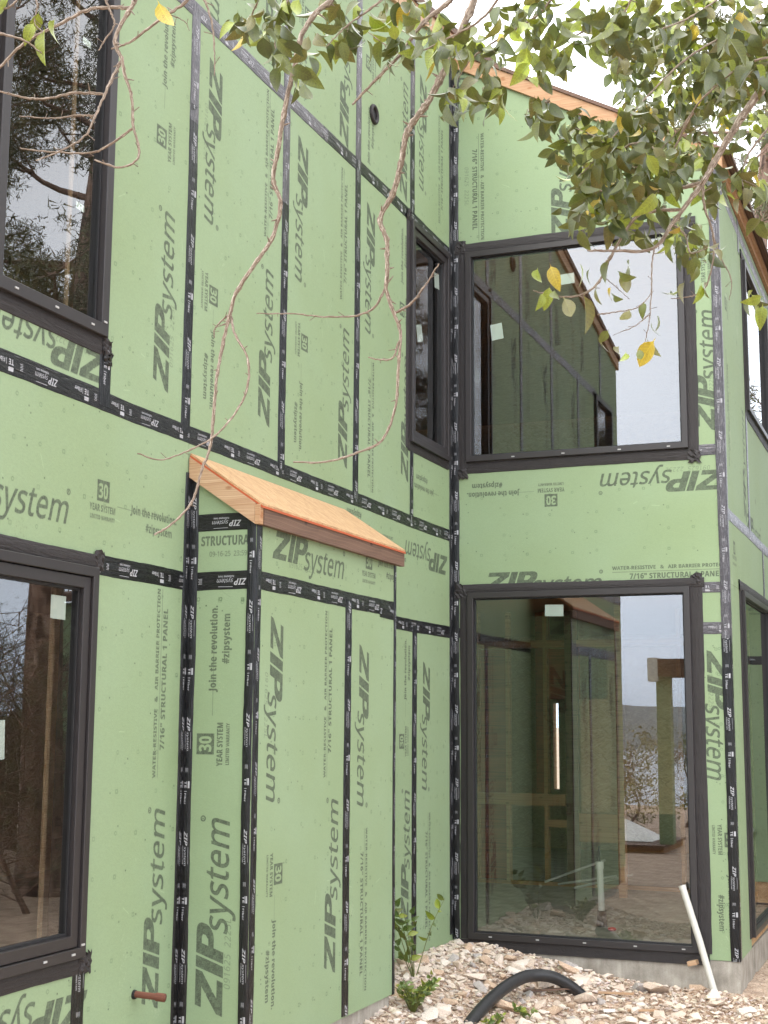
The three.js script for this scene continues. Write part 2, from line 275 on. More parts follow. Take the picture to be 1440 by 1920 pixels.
const leafTexture = (() => { seed = 37; const n = 128, [c, x] = canvas(n, n); x.fillStyle = '#d2d2cc'; x.fillRect(0, 0, n, n); for (let i = 0; i < 260; i++) { const g = Math.round(rr(150, 245)); x.fillStyle = `rgba(${g},${g - 6},${g - 20},${rr(0.1, 0.3)})`; x.beginPath(); x.arc(rnd() * n, rnd() * n, rr(1, 7), 0, 7); x.fill(); } x.strokeStyle = 'rgba(255,255,235,0.75)'; x.lineWidth = 4; x.beginPath(); x.moveTo(64, 0); x.lineTo(64, n); x.stroke(); x.lineWidth = 1.5; for (let k = 0; k < 8; k++) for (const sd of [-1, 1]) { x.beginPath(); x.moveTo(64, 124 - k * 15); x.lineTo(64 + sd * 60, 100 - k * 15); x.stroke(); } for (let i = 0; i < 14; i++) { x.fillStyle = `rgba(90,64,34,${rr(0.3, 0.8)})`; x.beginPath(); x.arc(rnd() * n, rnd() * n, rr(0.7, 2.4), 0, 7); x.fill(); } return tex(c); })();

// ------------------------------------------------------------------ materials
const std = (o) => new THREE.MeshStandardMaterial(o);
const M = {
  tape: std({ map: tex(tapeCanvas(false, 41)), bumpMap: wrinkleBump, bumpScale: 0.006, roughness: 0.3 }),
  oldTape: std({ map: tex(tapeCanvas(true, 43)), bumpMap: wrinkleBump, bumpScale: 0.006, roughness: 0.33 }),
  flashing: std({ color: lin(0.022, 0.018, 0.018), bumpMap: wrinkleBump, bumpScale: 0.006, roughness: 0.62 }),
  bronze: new THREE.MeshPhysicalMaterial({ color: lin(0.030, 0.026, 0.026), roughness: 0.42, metalness: 0.1 }),
  gasket: std({ color: lin(0.012, 0.012, 0.013), roughness: 0.6 }),
  pane: new THREE.MeshPhysicalMaterial({ color: lin(0.74, 0.78, 0.75), roughness: 0.0, metalness: 0, transmission: 1, thickness: 0, ior: 2.4 }),
  clip: std({ color: lin(0.42, 0.42, 0.41), roughness: 0.4 }),
  sticker: std({ color: lin(0.7, 0.75, 0.71), roughness: 0.6 }),
  fir: std({ map: grain('#bf9f7d', 'rgba(140,88,50,A)', 51, 4), roughness: 0.7 }),
  firPale: std({ map: grain('#c6a98a', 'rgba(140,96,62,A)', 53, 5), roughness: 0.7 }),
  brownBoard: std({ map: grain('#7c6150', 'rgba(50,34,26,A)', 55, 6), roughness: 0.75 }),
  osb: std({ map: osbTexture, roughness: 0.75 }),
  redEdge: std({ color: lin(0.42, 0.09, 0.03), roughness: 0.7 }),
  stud: std({ map: grain('#b78d5e', 'rgba(110,70,35,A)', 57, 4), roughness: 0.75 }),
  cedar: std({ map: grain('#a5532d', 'rgba(80,30,12,A)', 59, 4), roughness: 0.7 }),
  concrete: std({ map: concreteTexture, roughness: 0.85 }),
  slab: std({ map: concreteTexture, color: lin(0.95, 0.96, 0.88), roughness: 0.5 }),
  pvc: new THREE.MeshPhysicalMaterial({ color: lin(0.56, 0.55, 0.50), roughness: 0.35 }),
  black: std({ color: lin(0.014, 0.014, 0.015), roughness: 0.5 }),
  hose: std({ color: lin(0.020, 0.020, 0.021), roughness: 0.42, bumpMap: wrinkleBump, bumpScale: 0.002 }),
  rust: std({ map: grain('#7d5140', 'rgba(70,30,18,A)', 61, 10), roughness: 0.8 }),
  bark: std({ map: barkTexture, bumpMap: barkTexture, bumpScale: 0.006, roughness: 0.9 }),
  stem: std({ map: stemTexture, bumpMap: stemTexture, bumpScale: 0.002, roughness: 0.8 }),
  dirt: std({ map: dirtTexture, bumpMap: dirtTexture, bumpScale: 0.007, roughness: 0.95 }),
  red: std({ color: lin(0.45, 0.04, 0.03), roughness: 0.5 }),
  white: std({ color: lin(0.75, 0.75, 0.73), roughness: 0.6 }),
  chrome: std({ color: lin(0.7, 0.7, 0.7), roughness: 0.2, metalness: 1 }),
};
M.firPale.map.repeat.set(1, 4);

// ------------------------------------------------------------------ the setting: terrain, lake, hills
function groundHeight(x, z) {
  let y = -0.37 + 0.02 * fbm(x * 1.3, 0, z * 1.3, 3);
  if (x > -1 && x < 4 && z > -1 && z < 8) y += 0.25 * Math.exp(-Math.pow(Math.max(0, x - 0.05) / (z < 0.8 ? 1.05 : 0.58 + 0.47 * Math.exp(-(z - 0.8) * 2)), 2)) * (z > 5 ? Math.exp(-(z - 5)) : 1) + 0.05 * fbm(x * 2.6, 3, z * 2.6, 3);
  const d = Math.max(0, z - 22 - 0.15 * Math.abs(x)); y -= 32 * (1 - Math.exp(-Math.pow(d / 75, 2)));
  if (z < 15) y += 1.4 * Math.max(0, Math.min(1, (x - 7) / 12)) * Math.max(0, Math.min(1, (8 - z) / 8));
  return y;
}
const ground = (() => {
  const line = (a, b, n, dense0, dense1, m) => { const s = []; for (let i = 0; i <= n; i++) { const t = i / n * 2 - 1; s.push(Math.sign(t) * Math.pow(Math.abs(t), 3.2) * (t < 0 ? -a : b)); } for (let i = 0; i <= m; i++) s.push(dense0 + (dense1 - dense0) * i / m); return [...new Set(s.map((v) => +v.toFixed(4)))].sort((p, q) => p - q); };
  const xs = line(-1500, 1500, 70, -0.3, 4, 86), zs = line(-1500, 1500, 90, -1, 6, 120);
  const pos = [], uv = [], idx = [];
  for (const z of zs) for (const x of xs) { pos.push(x, groundHeight(x, z), z); uv.push(x / 1.6, z / 1.6); }
  const w = xs.length; for (let j = 0; j < zs.length - 1; j++) for (let i = 0; i < w - 1; i++) { const a = j * w + i; idx.push(a, a + w, a + 1, a + 1, a + w, a + w + 1); }
  const g = new THREE.BufferGeometry(); g.setAttribute('position', new THREE.Float32BufferAttribute(pos, 3)); g.setAttribute('uv', new THREE.Float32BufferAttribute(uv, 2)); g.setIndex(idx); g.computeVertexNormals();
  return structure(put('ground', g, M.dirt), 'brown dirt yard scattered with pale limestone rubble', 'ground');
})();
{
  const g = new THREE.PlaneGeometry(4400, 1700, 1, 1); g.rotateX(-Math.PI / 2); g.translate(-80, -25, 910);
  structure(put('lake', g, std({ color: lin(0.10, 0.12, 0.13), roughness: 0.22, bumpMap: wrinkleBump, bumpScale: 0.4 })), 'pale calm lake below the yard', 'lake');
  const wooded = std({ color: lin(0.07, 0.085, 0.06), roughness: 1 });
  const hill = (z, h, sd) => {
    const pos = [], idx = [], n = 120; for (let i = 0; i <= n; i++) { const x = -2300 + 4600 * i / n, y = -25 + h * (0.85 + 0.5 * fbm(x / 330, sd, 0, 4)); pos.push(x, -27, z, x, y, z + 130, x, -27, z + 420); }
    for (let i = 0; i < n; i++) { const a = i * 3; idx.push(a, a + 1, a + 3, a + 3, a + 1, a + 4, a + 1, a + 2, a + 4, a + 4, a + 2, a + 5); }
    const q = new THREE.BufferGeometry(); q.setAttribute('position', new THREE.Float32BufferAttribute(pos, 3)); q.setIndex(idx); q.computeVertexNormals();
    structure(put('hills', q, wooded), sd < 2 ? 'wooded hill along the far lake shore' : 'farther low ridge behind the lake shore hill', 'hill');
  };
  hill(1690, 40, 1.7); hill(2150, 72, 5.2);
}
scene.fog = new THREE.FogExp2(0xdfe8f4, 0.0002); // lake haze

// ------------------------------------------------------------------ the house
const house = group('house');
tag(house, 'two storey house under construction clad in green sheathing boards with black taped seams', 'house');
const rakeL = (u) => 7.6 - 0.195 * (6.7 - u);       // underside of the roof edge on the left wing wall
const rakeR = (x) => 7.43 - 0.55 * x;               // and on the return wall
// print laid out in metres on each wall
const LUp = [['zip', 90, 1.87, 3.894], ['y30', 90, 1.86, 4.774], ['join', 90, 1.85, 5.3], ['code', 90, 1.99, 3.7], ['zip', -90, 2.391, 4.953], ['code', -90, 2.27, 5.0], ['y30', -90, 2.37, 4.058], ['join', -90, 2.4, 3.617], ['zip', 90, 3.10, 3.953], ['water', 90, 3.11, 5.123], ['zip', -90, 3.612, 4.977], ['y30', -90, 3.62, 4.105], ['join', -90, 3.603, 3.597], ['zip', 90, 4.33, 3.905], ['water', 90, 4.31, 5.066], ['zip', -90, 4.821, 4.948], ['water', -90, 4.85, 3.782], ['zip', 90, 5.55, 4.008], ['y30', 90, 5.54, 4.847], ['join', 90, 5.511, 5.295],
  ['zip', 90, 4.296, 6.25], ['y30', 90, 4.81, 6.568], ['join', 90, 4.799, 6.007], ['zip', 90, 5.5, 6.28], ['zip', -90, 5.96, 6.478], ['water', 90, 6.4, 6.35], ['zip', 90, 3.1, 6.3], ['y30', -90, 3.6, 6.4], ['join', -90, 3.6, 6.0], ['y30', 90, 3.05, 5.9], ['zip', 90, 1.9, 6.3], ['zip', -90, 2.4, 6.2], ['zip', 180, 0.82, 3.355], ['code', 180, 1.03, 3.43], ['join', 180, 5.993, 3.527], ['zip', 90, 0.2, 4.4]];
const LDn = [['zip', 0, 0.588, 2.64], ['y30', 0, 1.361, 2.69], ['join', 0, 1.85, 2.66], ['zip', 180, 6.05, 2.932], ['y30', 180, 5.2, 2.93], ['join', 180, 4.6, 3.05], ['water', 90, 1.96, 1.828], ['zip', 90, 1.95, 0.70], ['zip', 180, 0.86, 0.30], ['join', 90, 5.62, 2.038], ['y30', 90, 5.57, 1.494], ['zip', 90, 5.59, 0.648], ['zip', -90, 6.06, 1.593], ['water', -90, 6.1, 0.447]];
const BFp = [['zip', 0, 0.724, 2.60], ['code', 0, 0.594, 2.49], ['y30', 0, 1.61, 2.60], ['join', 0, 2.0, 2.64], ['zip', -90, 0.278, 1.682], ['code', -90, 0.14, 1.72], ['water', 90, 0.98, 1.799], ['y30', -90, 0.287, 0.817], ['join', -90, 0.274, 0.349], ['zip', 90, 1.052, 0.699], ['zip', -90, 1.542, 1.596], ['water', -90, 1.566, 0.489], ['zip', 90, 1.98, -0.6]];
const BSp = [['struct', 0, 0.235, 2.575], ['date', 0, 0.243, 2.515], ['join', 90, 0.2, 2.019], ['y30', 90, 0.19, 1.51], ['zip', 90, 0.189, 0.644], ['code', 90, 0.31, 0.438]];
const RUp = [['zip', -90, 0.165, 7.488], ['water', -90, 0.245, 6.281], ['code', -90, 0.12, 6.3], ['zip', 90, 0.976, 6.226], ['water', 90, 1.9, 6.3], ['zip', 90, 2.144, 4.479], ['code', 90, 2.215, 4.256], ['y30', 90, 2.13, 5.309], ['zip', 180, 1.758, 3.562], ['code', 180, 1.995, 3.68], ['y30', 180, 0.864, 3.524], ['join', 180, 0.36, 3.577]];
const RDn = [['zip', 0, 0.797, 2.80], ['water', 0, 1.856, 2.845], ['zip', -90, 2.18, 1.69], ['code', -90, 2.105, 1.916], ['y30', -90, 2.19, 0.761], ['join', -90, 2.2, 0.266]];
const B = {
  LU: boardMaterial(boardTexture(0, 6.7, 3.1, 7.6, 300, LUp, [[1.32, 2.14, 3.25, 5.6], [2.14, 3.35, 3.25, 5.6], [3.35, 4.56, 3.25, 5.6], [4.56, 5.64, 3.25, 5.6], [2.14, 3.35, 5.72, 7], [3.35, 4.56, 5.72, 7.1], [4.56, 5.7, 5.72, 7.3], [5.7, 6.7, 5.72, 7.4], [5.7, 6.7, 3.25, 3.75]], 101)),
  LD: boardMaterial(boardTexture(0, 6.7, -0.2, 3.2, 300, LDn, [[0, 2.2, 2.42, 3.15], [2.2, 4.4, 2.9, 3.15], [4.4, 6.7, 2.42, 3.15], [1.32, 2.2, 0, 2.35], [5.2, 5.78, 0, 2.3], [5.78, 6.7, 0, 2.3], [0, 1.3, 0, 0.5]], 103)),
  BF: boardMaterial(boardTexture(0, 2.08, -0.12, 2.82, 460, BFp, [[0, 1.27, 0, 2.33], [1.27, 2.08, 0, 2.33], [0, 2.08, 2.42, 2.75]], 105)),
  BS: boardMaterial(boardTexture(0, 0.41, -0.12, 3.1, 500, BSp, [[0, 0.41, 2.2, 2.35]], 107)),
  RU: boardMaterial(boardTexture(0, 2.286, 2.65, 7.5, 420, [...RUp, ...RDn.slice(0, 2)], [[0, 1.18, 5.75, 7.0], [1.18, 2.286, 5.75, 6.6], [0, 2.286, 2.95, 3.6]], 109)),
  RD: boardMaterial(boardTexture(0, 2.286, -0.2, 3.3, 480, RDn, [[0, 2.286, 2.88, 3.28], [2.1, 2.286, 0, 2.3]], 111)),
  S: boardMaterial(boardTexture(0, 8, -0.2, 6.3, 150, [['zip', 90, 1.2, 3.9], ['y30', 90, 0.4, 5.1], ['water', 90, 0.3, 4.2], ['zip', 0, 1.8, 3.4], ['zip', -90, 3, 5], ['y30', 0, 0.4, 3.0], ['zip', -90, 4.0, 1.2]], [[0, 1.4, 3.3, 6], [0, 0.7, 0, 3]], 113)),
};
const GAP = 0.0015;
function board(parent, fr, mat, pts, holes, label) { // one sheathing board 11 mm thick, its face in the wall plane
  const c = pts.reduce((s, q) => [s[0] + q[0] / pts.length, s[1] + q[1] / pts.length], [0, 0]);
  const m = put('sheathing_board', slab(fr, pts.map(([u, y]) => [u + Math.sign(c[0] - u) * GAP, y + Math.sign(c[1] - y) * GAP]), -0.011, 0, holes), mat, parent);
  if (label) m.userData.label = label; return m;
}
let tapeSeed = 300;
function tape(parent, fr, u0, y0, u1, y1, width, mat, name = 'seam_tape', lift = 0.003) { // a strip stuck along a seam, edges slightly uneven
  seed = tapeSeed++; const len = Math.hypot(u1 - u0, y1 - y0), n = Math.max(2, Math.ceil(len / 0.05)), du = (u1 - u0) / len, dy = (y1 - y0) / len, off = rnd();
  const pos = [], uv = [], idx = [];
  for (let i = 0; i <= n; i++) {
    const t = i / n, cu = u0 + (u1 - u0) * t, cy = y0 + (y1 - y0) * t, wob = 0.0026 * Math.sin(t * len * 3.1 + off * 7) + 0.001 * Math.sin(t * len * 11 + off * 40);
    for (const [s, l] of [[-1, 0], [-0.94, 1], [0.0, 1], [0.94, 1], [1, 0]]) {
      const q = s * width / 2 + wob + (Math.abs(s) > 0.9 ? rr(-0.0012, 0.0012) : 0);
      pos.push(cu - dy * q, cy + du * q, l ? lift + rr(-0.0004, 0.0006) + (s === 0 ? rr(0, 0.0022) : 0) : 0.0004); uv.push(off - t * len / 1.2, 0.5 - s / 2);
    }
  }
  for (let i = 0; i < n; i++) for (let j = 0; j < 4; j++) { const a = i * 5 + j; idx.push(a, a + 5, a + 1, a + 1, a + 5, a + 6); }
  const g = new THREE.BufferGeometry(); g.setAttribute('position', new THREE.Float32BufferAttribute(pos, 3)); g.setAttribute('uv', new THREE.Float32BufferAttribute(uv, 2)); g.setIndex(idx); g.applyMatrix4(fr.m); g.computeVertexNormals();
  return put(name, g, mat, parent);
}
function crumple(parent, fr, u, y, size, sd, mat = M.flashing) { // folded, crumpled end of flashing tape standing off the wall
  seed = sd; const n = 6, pos = [], idx = [], uv = [];
  for (let j = 0; j <= n; j++) for (let i = 0; i <= n; i++) { const a = i / n - 0.5, b = j / n - 0.5; pos.push(u + a * size * rr(0.8, 1.2), y + b * size * rr(0.8, 1.2), 0.006 + rr(0, 0.02) * (1 - Math.abs(a)) ); uv.push(i / n * 0.3, j / n * 0.3); }
  for (let j = 0; j < n; j++) for (let i = 0; i < n; i++) { const a = j * (n + 1) + i; idx.push(a, a + 1, a + n + 1, a + 1, a + n + 2, a + n + 1); }
  let g = new THREE.BufferGeometry(); g.setAttribute('position', new THREE.Float32BufferAttribute(pos, 3)); g.setAttribute('uv', new THREE.Float32BufferAttribute(uv, 2)); g.setIndex(idx); g.applyMatrix4(fr.m); g = g.toNonIndexed(); g.computeVertexNormals();
  return put('tape_fold', g, mat, parent);
}
// windows: flashing tape ring, outer frame, optional sash, pane, clips
function windowUnit(fr, u0, u1, y0, y1, o = {}) {
  const w = group('window', house); if (o.label) w.userData.label = o.label;
  const f = o.frame ?? 0.05, fl = o.flash ?? [0.055, 0.06, 0.05, 0.06]; // flashing widths: left, top, right, bottom
  const ring = (a0, a1, b0, b1, t, d0, d1, name, mat, bev = 0.003) => put(name, slab(fr, rect(a0, a1, b0, b1), d0, d1, [[[a0 + t, b0 + t], [a0 + t, b1 - t], [a1 - t, b1 - t], [a1 - t, b0 + t]]], bev), mat, w);
  const T = (a, b, c, d, wd, l) => tape(w, fr, a, b, c, d, wd, o.flashMat ?? M.flashing, 'flashing_tape', l);
  if (fl[0]) T(u0 - fl[0] / 2, y0 - fl[3], u0 - fl[0] / 2, y1 + fl[1] * 0.6, fl[0] + 0.02, 0.008);
  if (fl[2]) T(u1 + fl[2] / 2, y0 - fl[3], u1 + fl[2] / 2, y1 + fl[1] * 0.6, fl[2] + 0.02, 0.009);
  if (fl[1]) T(u0 - fl[0] - 0.03, y1 + fl[1] / 2, u1 + fl[2] + 0.03, y1 + fl[1] / 2, fl[1] + 0.02, 0.012);
  if (fl[3]) T(u0 - fl[0] * 0.6, y0 - fl[3] / 2, u1 + fl[2] * 0.6, y0 - fl[3] / 2, fl[3] + 0.02, 0.0065);
  ring(u0, u1, y0, y1, f, -0.06, 0.034, 'frame', M.bronze);
  let g = f, pd = -0.012;
  if (o.sash) { ring(u0 + f + 0.004, u1 - f - 0.004, y0 + f + 0.004, y1 - f - 0.004, o.sash, -0.05, 0.02, 'sash', M.bronze); g = f + o.sash + 0.004; pd = -0.016; }
  ring(u0 + g, u1 - g, y0 + g, y1 - g, 0.012, -0.04, pd + 0.012, 'gasket', M.gasket, 0.001);
  const pg = new THREE.PlaneGeometry(u1 - u0 - 2 * g - 0.01, y1 - y0 - 2 * g - 0.01); pg.translate((u0 + u1) / 2, (y0 + y1) / 2, pd); pg.applyMatrix4(fr.m); put('pane', pg, M.pane, w);
  for (const [u, y] of o.clips ?? []) put('clip', slab(fr, rect(u - 0.013, u + 0.013, y - 0.0045, y + 0.0045), 0.033, 0.038), M.clip, w);
  for (const [u, y, a, b, t = 0] of o.stickers ?? []) { const q = slab({ m: new THREE.Matrix4() }, rect(-a / 2, a / 2, -b / 2, b / 2), -0.002, -0.001); q.applyMatrix4(new THREE.Matrix4().makeRotationZ(t).setPosition(u, y, pd - 0.004)); q.applyMatrix4(fr.m); put('sticker', q, M.sticker, w); }
  for (const [u, y, s, sd] of o.folds ?? []) crumple(w, fr, u, y, s, sd);
  return w;
}

{ // left wing wall, seen at a slant
  const w = group('left_wing_wall', house), f = FR.L;
  const W1 = [0.39, 1.305, 3.51, 5.66], W5 = [0.39, 1.305, 0.54, 2.36], W2 = [5.64, 6.56, 3.82, 5.64];
  const hole = ([a, b, c, d]) => [[a + 0.02, c + 0.02], [a + 0.02, d - 0.02], [b - 0.02, d - 0.02], [b - 0.02, c + 0.02]];
  put('wall_core', slab(f, [[0, -0.35], [6.7, -0.35], [6.7, rakeL(6.7) - 0.02], [0, rakeL(0) - 0.02]], -0.17, -0.0125, [hole(W1), hole(W5), hole(W2)]), [M.osb, M.flashing], w);
  const y0 = -0.12, C = 2.381, A = 3.2, T = 5.68, u1 = 2.144, u2 = 3.35, u3 = 4.563, u4 = 5.70, u5 = 5.78;
  const row0 = [rect(0, 1.305, y0, 0.54), rect(0, 0.39, 0.54, C), rect(1.305, 2.22, y0, C), rect(2.22, 3.4, y0, C), rect(3.4, 4.6, y0, C), rect(4.6, u5, y0, C), rect(u5, 6.7, y0, C), rect(0.39, 1.305, 2.36, C)];
  for (const r of row0) board(w, f, B.LD, r);
  for (const r of [rect(0, 2.19, C, A), rect(2.19, 4.63, C, A), rect(4.63, 6.7, C, A)]) board(w, f, B.LD, r);
  for (const r of [rect(0, 1.305, A, 3.51), rect(0, 0.39, 3.51, T), rect(1.305, u1, A, T), rect(u1, u2, A, T), rect(u2, u3, A, T), rect(u3, 5.64, A, T), rect(5.64, 6.7, A, 3.82), rect(6.56, 6.7, 3.82, T), rect(5.64, 6.56, 5.64, T), rect(0.39, 1.305, 5.66, T)]) board(w, f, B.LU, r);
  for (const [a, b] of [[0, u1 - 1.2], [u1 - 1.2, u1], [u1, u2], [u2, u3], [u3, u4], [u4, 6.7]]) board(w, f, B.LU, [[a, T], [b, T], [b, rakeL(b)], [a, rakeL(a)]]);
  const V_ = (u, a, b, m = M.tape, wd = 0.095) => tape(w, f, u, a, u, b, wd, m, 'seam_tape', 0.0055), H_ = (y, a, b, m = M.tape, wd = 0.098) => tape(w, f, a, y, b, y, wd, m, 'seam_tape', 0.003);
  H_(A, 0, 1.36, M.tape, 0.105); H_(A - 0.004, 1.30, 6.69); H_(C, 1.33, 2.24, M.tape, 0.1); H_(C, 4.2, 6.69); H_(T, 1.2, 4.0, M.oldTape, 0.1); H_(T + 0.003, 3.9, 6.0, M.tape, 0.1); H_(T, 5.95, 6.69);
  V_(1.335, A - 0.03, 3.47, M.tape, 0.1); V_(u1, A, 5.1); V_(u1, 5.0, T + 0.04, M.oldTape); V_(u2, A, 4.95); V_(u2, 4.9, 7.0, M.oldTape); V_(u3, A, 5.72); V_(u3, 5.7, 7.2, M.oldTape); V_(5.70, A, 3.76, M.tape, 0.07); V_(5.70, 5.72, 6.6); V_(5.70, 6.55, 7.4, M.oldTape);
  V_(u5, -0.1, C); V_(1.3, -0.1, 0.5, M.tape, 0.1); V_(0.95, T, 6.5); 
  tape(w, f, 6.66, -0.06, 6.66, 7.5, 0.075, M.tape, 'corner_tape', 0.0085);
  crumple(w, f, 1.345, 3.42, 0.075, 901, M.tape);
  // hole with a black sleeve high on the wall, and a rusty pipe stub low down
  { const g = new THREE.TorusGeometry(0.062, 0.016, 8, 28); g.applyMatrix4(new THREE.Matrix4().makeTranslation(4.85, 6.2, 0.008)); g.applyMatrix4(f.m); put('vent_sleeve', g, M.flashing, w);
    const d = new THREE.CircleGeometry(0.055, 24); d.applyMatrix4(new THREE.Matrix4().makeTranslation(4.85, 6.2, 0.004)); d.applyMatrix4(f.m); put('vent_opening', d, M.gasket, w); }
  { const q = group('pipe_stub', w); q.userData.label = 'rusty capped pipe stub poking out of the wall'; const y = 0.288, z = 4.905;
    put('pipe', tube([V(-0.02, y + 0.004, z), V(0.06, y, z), V(0.155, y - 0.004, z - 0.01)], [0.016, 0.016, 0.016], 14), M.rust, q); put('cap', tube([V(0.125, y - 0.003, z - 0.007), V(0.17, y - 0.006, z - 0.011)], [0.021, 0.021], 12), M.rust, q); put('collar', tube([V(0.0, y, z), V(0.012, y, z)], [0.024, 0.021], 12), M.gasket, q); }
  windowUnit(f, ...W1, { label: 'tall upper window at the left, mirroring trees', frame: 0.062, flash: [0.05, 0.02, 0.012, 0.075], clips: [[0.55, 3.54], [0.86, 3.54], [1.16, 3.54], [1.27, 3.58]], stickers: [[1.09, 4.98, 0.07, 0.035], [1.09, 4.12, 0.07, 0.035]], folds: [[1.33, 3.47, 0.08, 911]] });
  windowUnit(f, ...W5, { label: 'lower window at the left with a thick sash', frame: 0.048, sash: 0.055, flash: [0.05, 0.06, 0.015, 0.07], clips: [[0.62, 0.565], [0.98, 0.565], [1.2, 0.565], [1.275, 0.6]], stickers: [[1.05, 2.15, 0.12, 0.11, 0.0], [0.63, 1.54, 0.12, 0.17, 0.05]], folds: [[1.33, 2.40, 0.09, 913], [1.34, 0.51, 0.1, 915]] });
  windowUnit(f, ...W2, { label: 'narrow upper casement beside the inside corner', frame: 0.045, sash: 0.055, flash: [0.06, 0.02, 0.03, 0.06], stickers: [[5.94, 4.78, 0.13, 0.14, 0.3], [6.36, 5.35, 0.12, 0.13, 0.1]], folds: [[5.62, 5.68, 0.08, 917]] });
}
{ // return wall facing the camera
  const w = group('return_wall', house), f = FR.R, X1 = 2.286;
  const W3 = [0.13, 2.005, 3.83, 5.685], W4 = [0.14, 1.985, -0.09, 2.715];
  const hole = ([a, b, c, d]) => [[a + 0.02, c + 0.02], [a + 0.02, d - 0.02], [b - 0.02, d - 0.02], [b - 0.02, c + 0.02]];
  put('wall_core', slab(f, [[-0.16, -0.13], [X1 - 0.012, -0.13], [X1 - 0.012, rakeR(X1) - 0.02], [-0.16, rakeR(0)]], -0.17, -0.0125, [hole(W3), hole(W4)]), [M.osb, M.flashing], w);
  const bot = -0.135;
  for (const r of [rect(0, 1.18, 3.83, rakeR(0))]) void r;
  board(w, f, B.RU, [[0, 5.685], [1.18, 5.685], [1.18, rakeR(1.18)], [0, rakeR(0)]]); board(w, f, B.RU, [[1.18, 5.685], [X1, 5.685], [X1, rakeR(X1)], [1.18, rakeR(1.18)]]);
  board(w, f, B.RU, rect(0, 0.13, 3.83, 5.685)); board(w, f, B.RU, rect(2.005, X1, 3.83, 5.685));
  board(w, f, B.RU, rect(0, X1, 2.715, 3.83));
  board(w, f, B.RD, rect(0, 0.14, bot, 2.715)); board(w, f, B.RD, rect(1.985, X1, 2.381, 2.715)); board(w, f, B.RD, rect(1.985, X1, bot, 2.381));
  tape(w, f, 0.032, -0.1, 0.032, 7.38, 0.062, M.tape, 'corner_tape', 0.0085);
  tape(w, f, 1.18, 5.75, 1.18, rakeR(1.18), 0.095, M.oldTape); tape(w, f, 2.03, 3.81, X1 - 0.02, 3.81, 0.09, M.oldTape); tape(w, f, 1.99, 2.705, X1 - 0.02, 2.705, 0.085, M.oldTape); tape(w, f, 1.99, 2.381, X1 - 0.02, 2.381, 0.095, M.oldTape); tape(w, f, 0.04, 3.8, 0.16, 3.8, 0.08, M.tape, 'seam_tape', 0.005); tape(w, f, 0.04, 2.38, 0.14, 2.38, 0.08, M.tape, 'seam_tape', 0.005);
  tape(w, f, X1 - 0.03, 2.3, X1 - 0.03, rakeR(X1) - 0.02, 0.075, M.oldTape, 'corner_tape', 0.0085); tape(w, f, X1 - 0.03, bot, X1 - 0.03, 2.32, 0.075, M.tape, 'corner_tape', 0.0075);
  windowUnit(f, ...W3, { label: 'large fixed upper window mirroring the wall and the sky', frame: 0.05, flash: [0.07, 0.075, 0.075, 0.085], clips: [[0.55, 3.85], [0.98, 3.85], [1.45, 3.85], [1.85, 3.85]], stickers: [[0.40, 4.96, 0.105, 0.14, 0.12], [1.02, 5.36, 0.13, 0.09, 0.05]], folds: [[0.09, 5.75, 0.09, 921], [0.1, 3.73, 0.09, 923], [2.05, 3.76, 0.1, 925]] });
  windowUnit(f, ...W4, { label: 'large ground floor window mirroring the lake', frame: 0.05, flash: [0.06, 0.06, 0.085, 0], clips: [[0.33, -0.063], [0.72, -0.063], [1.1, -0.063], [1.5, -0.063], [1.87, -0.063]], stickers: [[0.875, 2.553, 0.155, 0.095, -0.02]], folds: [[0.08, 2.73, 0.11, 927], [2.04, 2.77, 0.09, 929]] });
  put('sill_flashing', slab(f, rect(0.06, 2.06, -0.175, -0.093), -0.02, 0.012), M.flashing, w);
  put('foundation', mergeGeometries([box(0.0, X1, -0.9, -0.137, -0.3, -0.004)]), M.concrete, w);
}
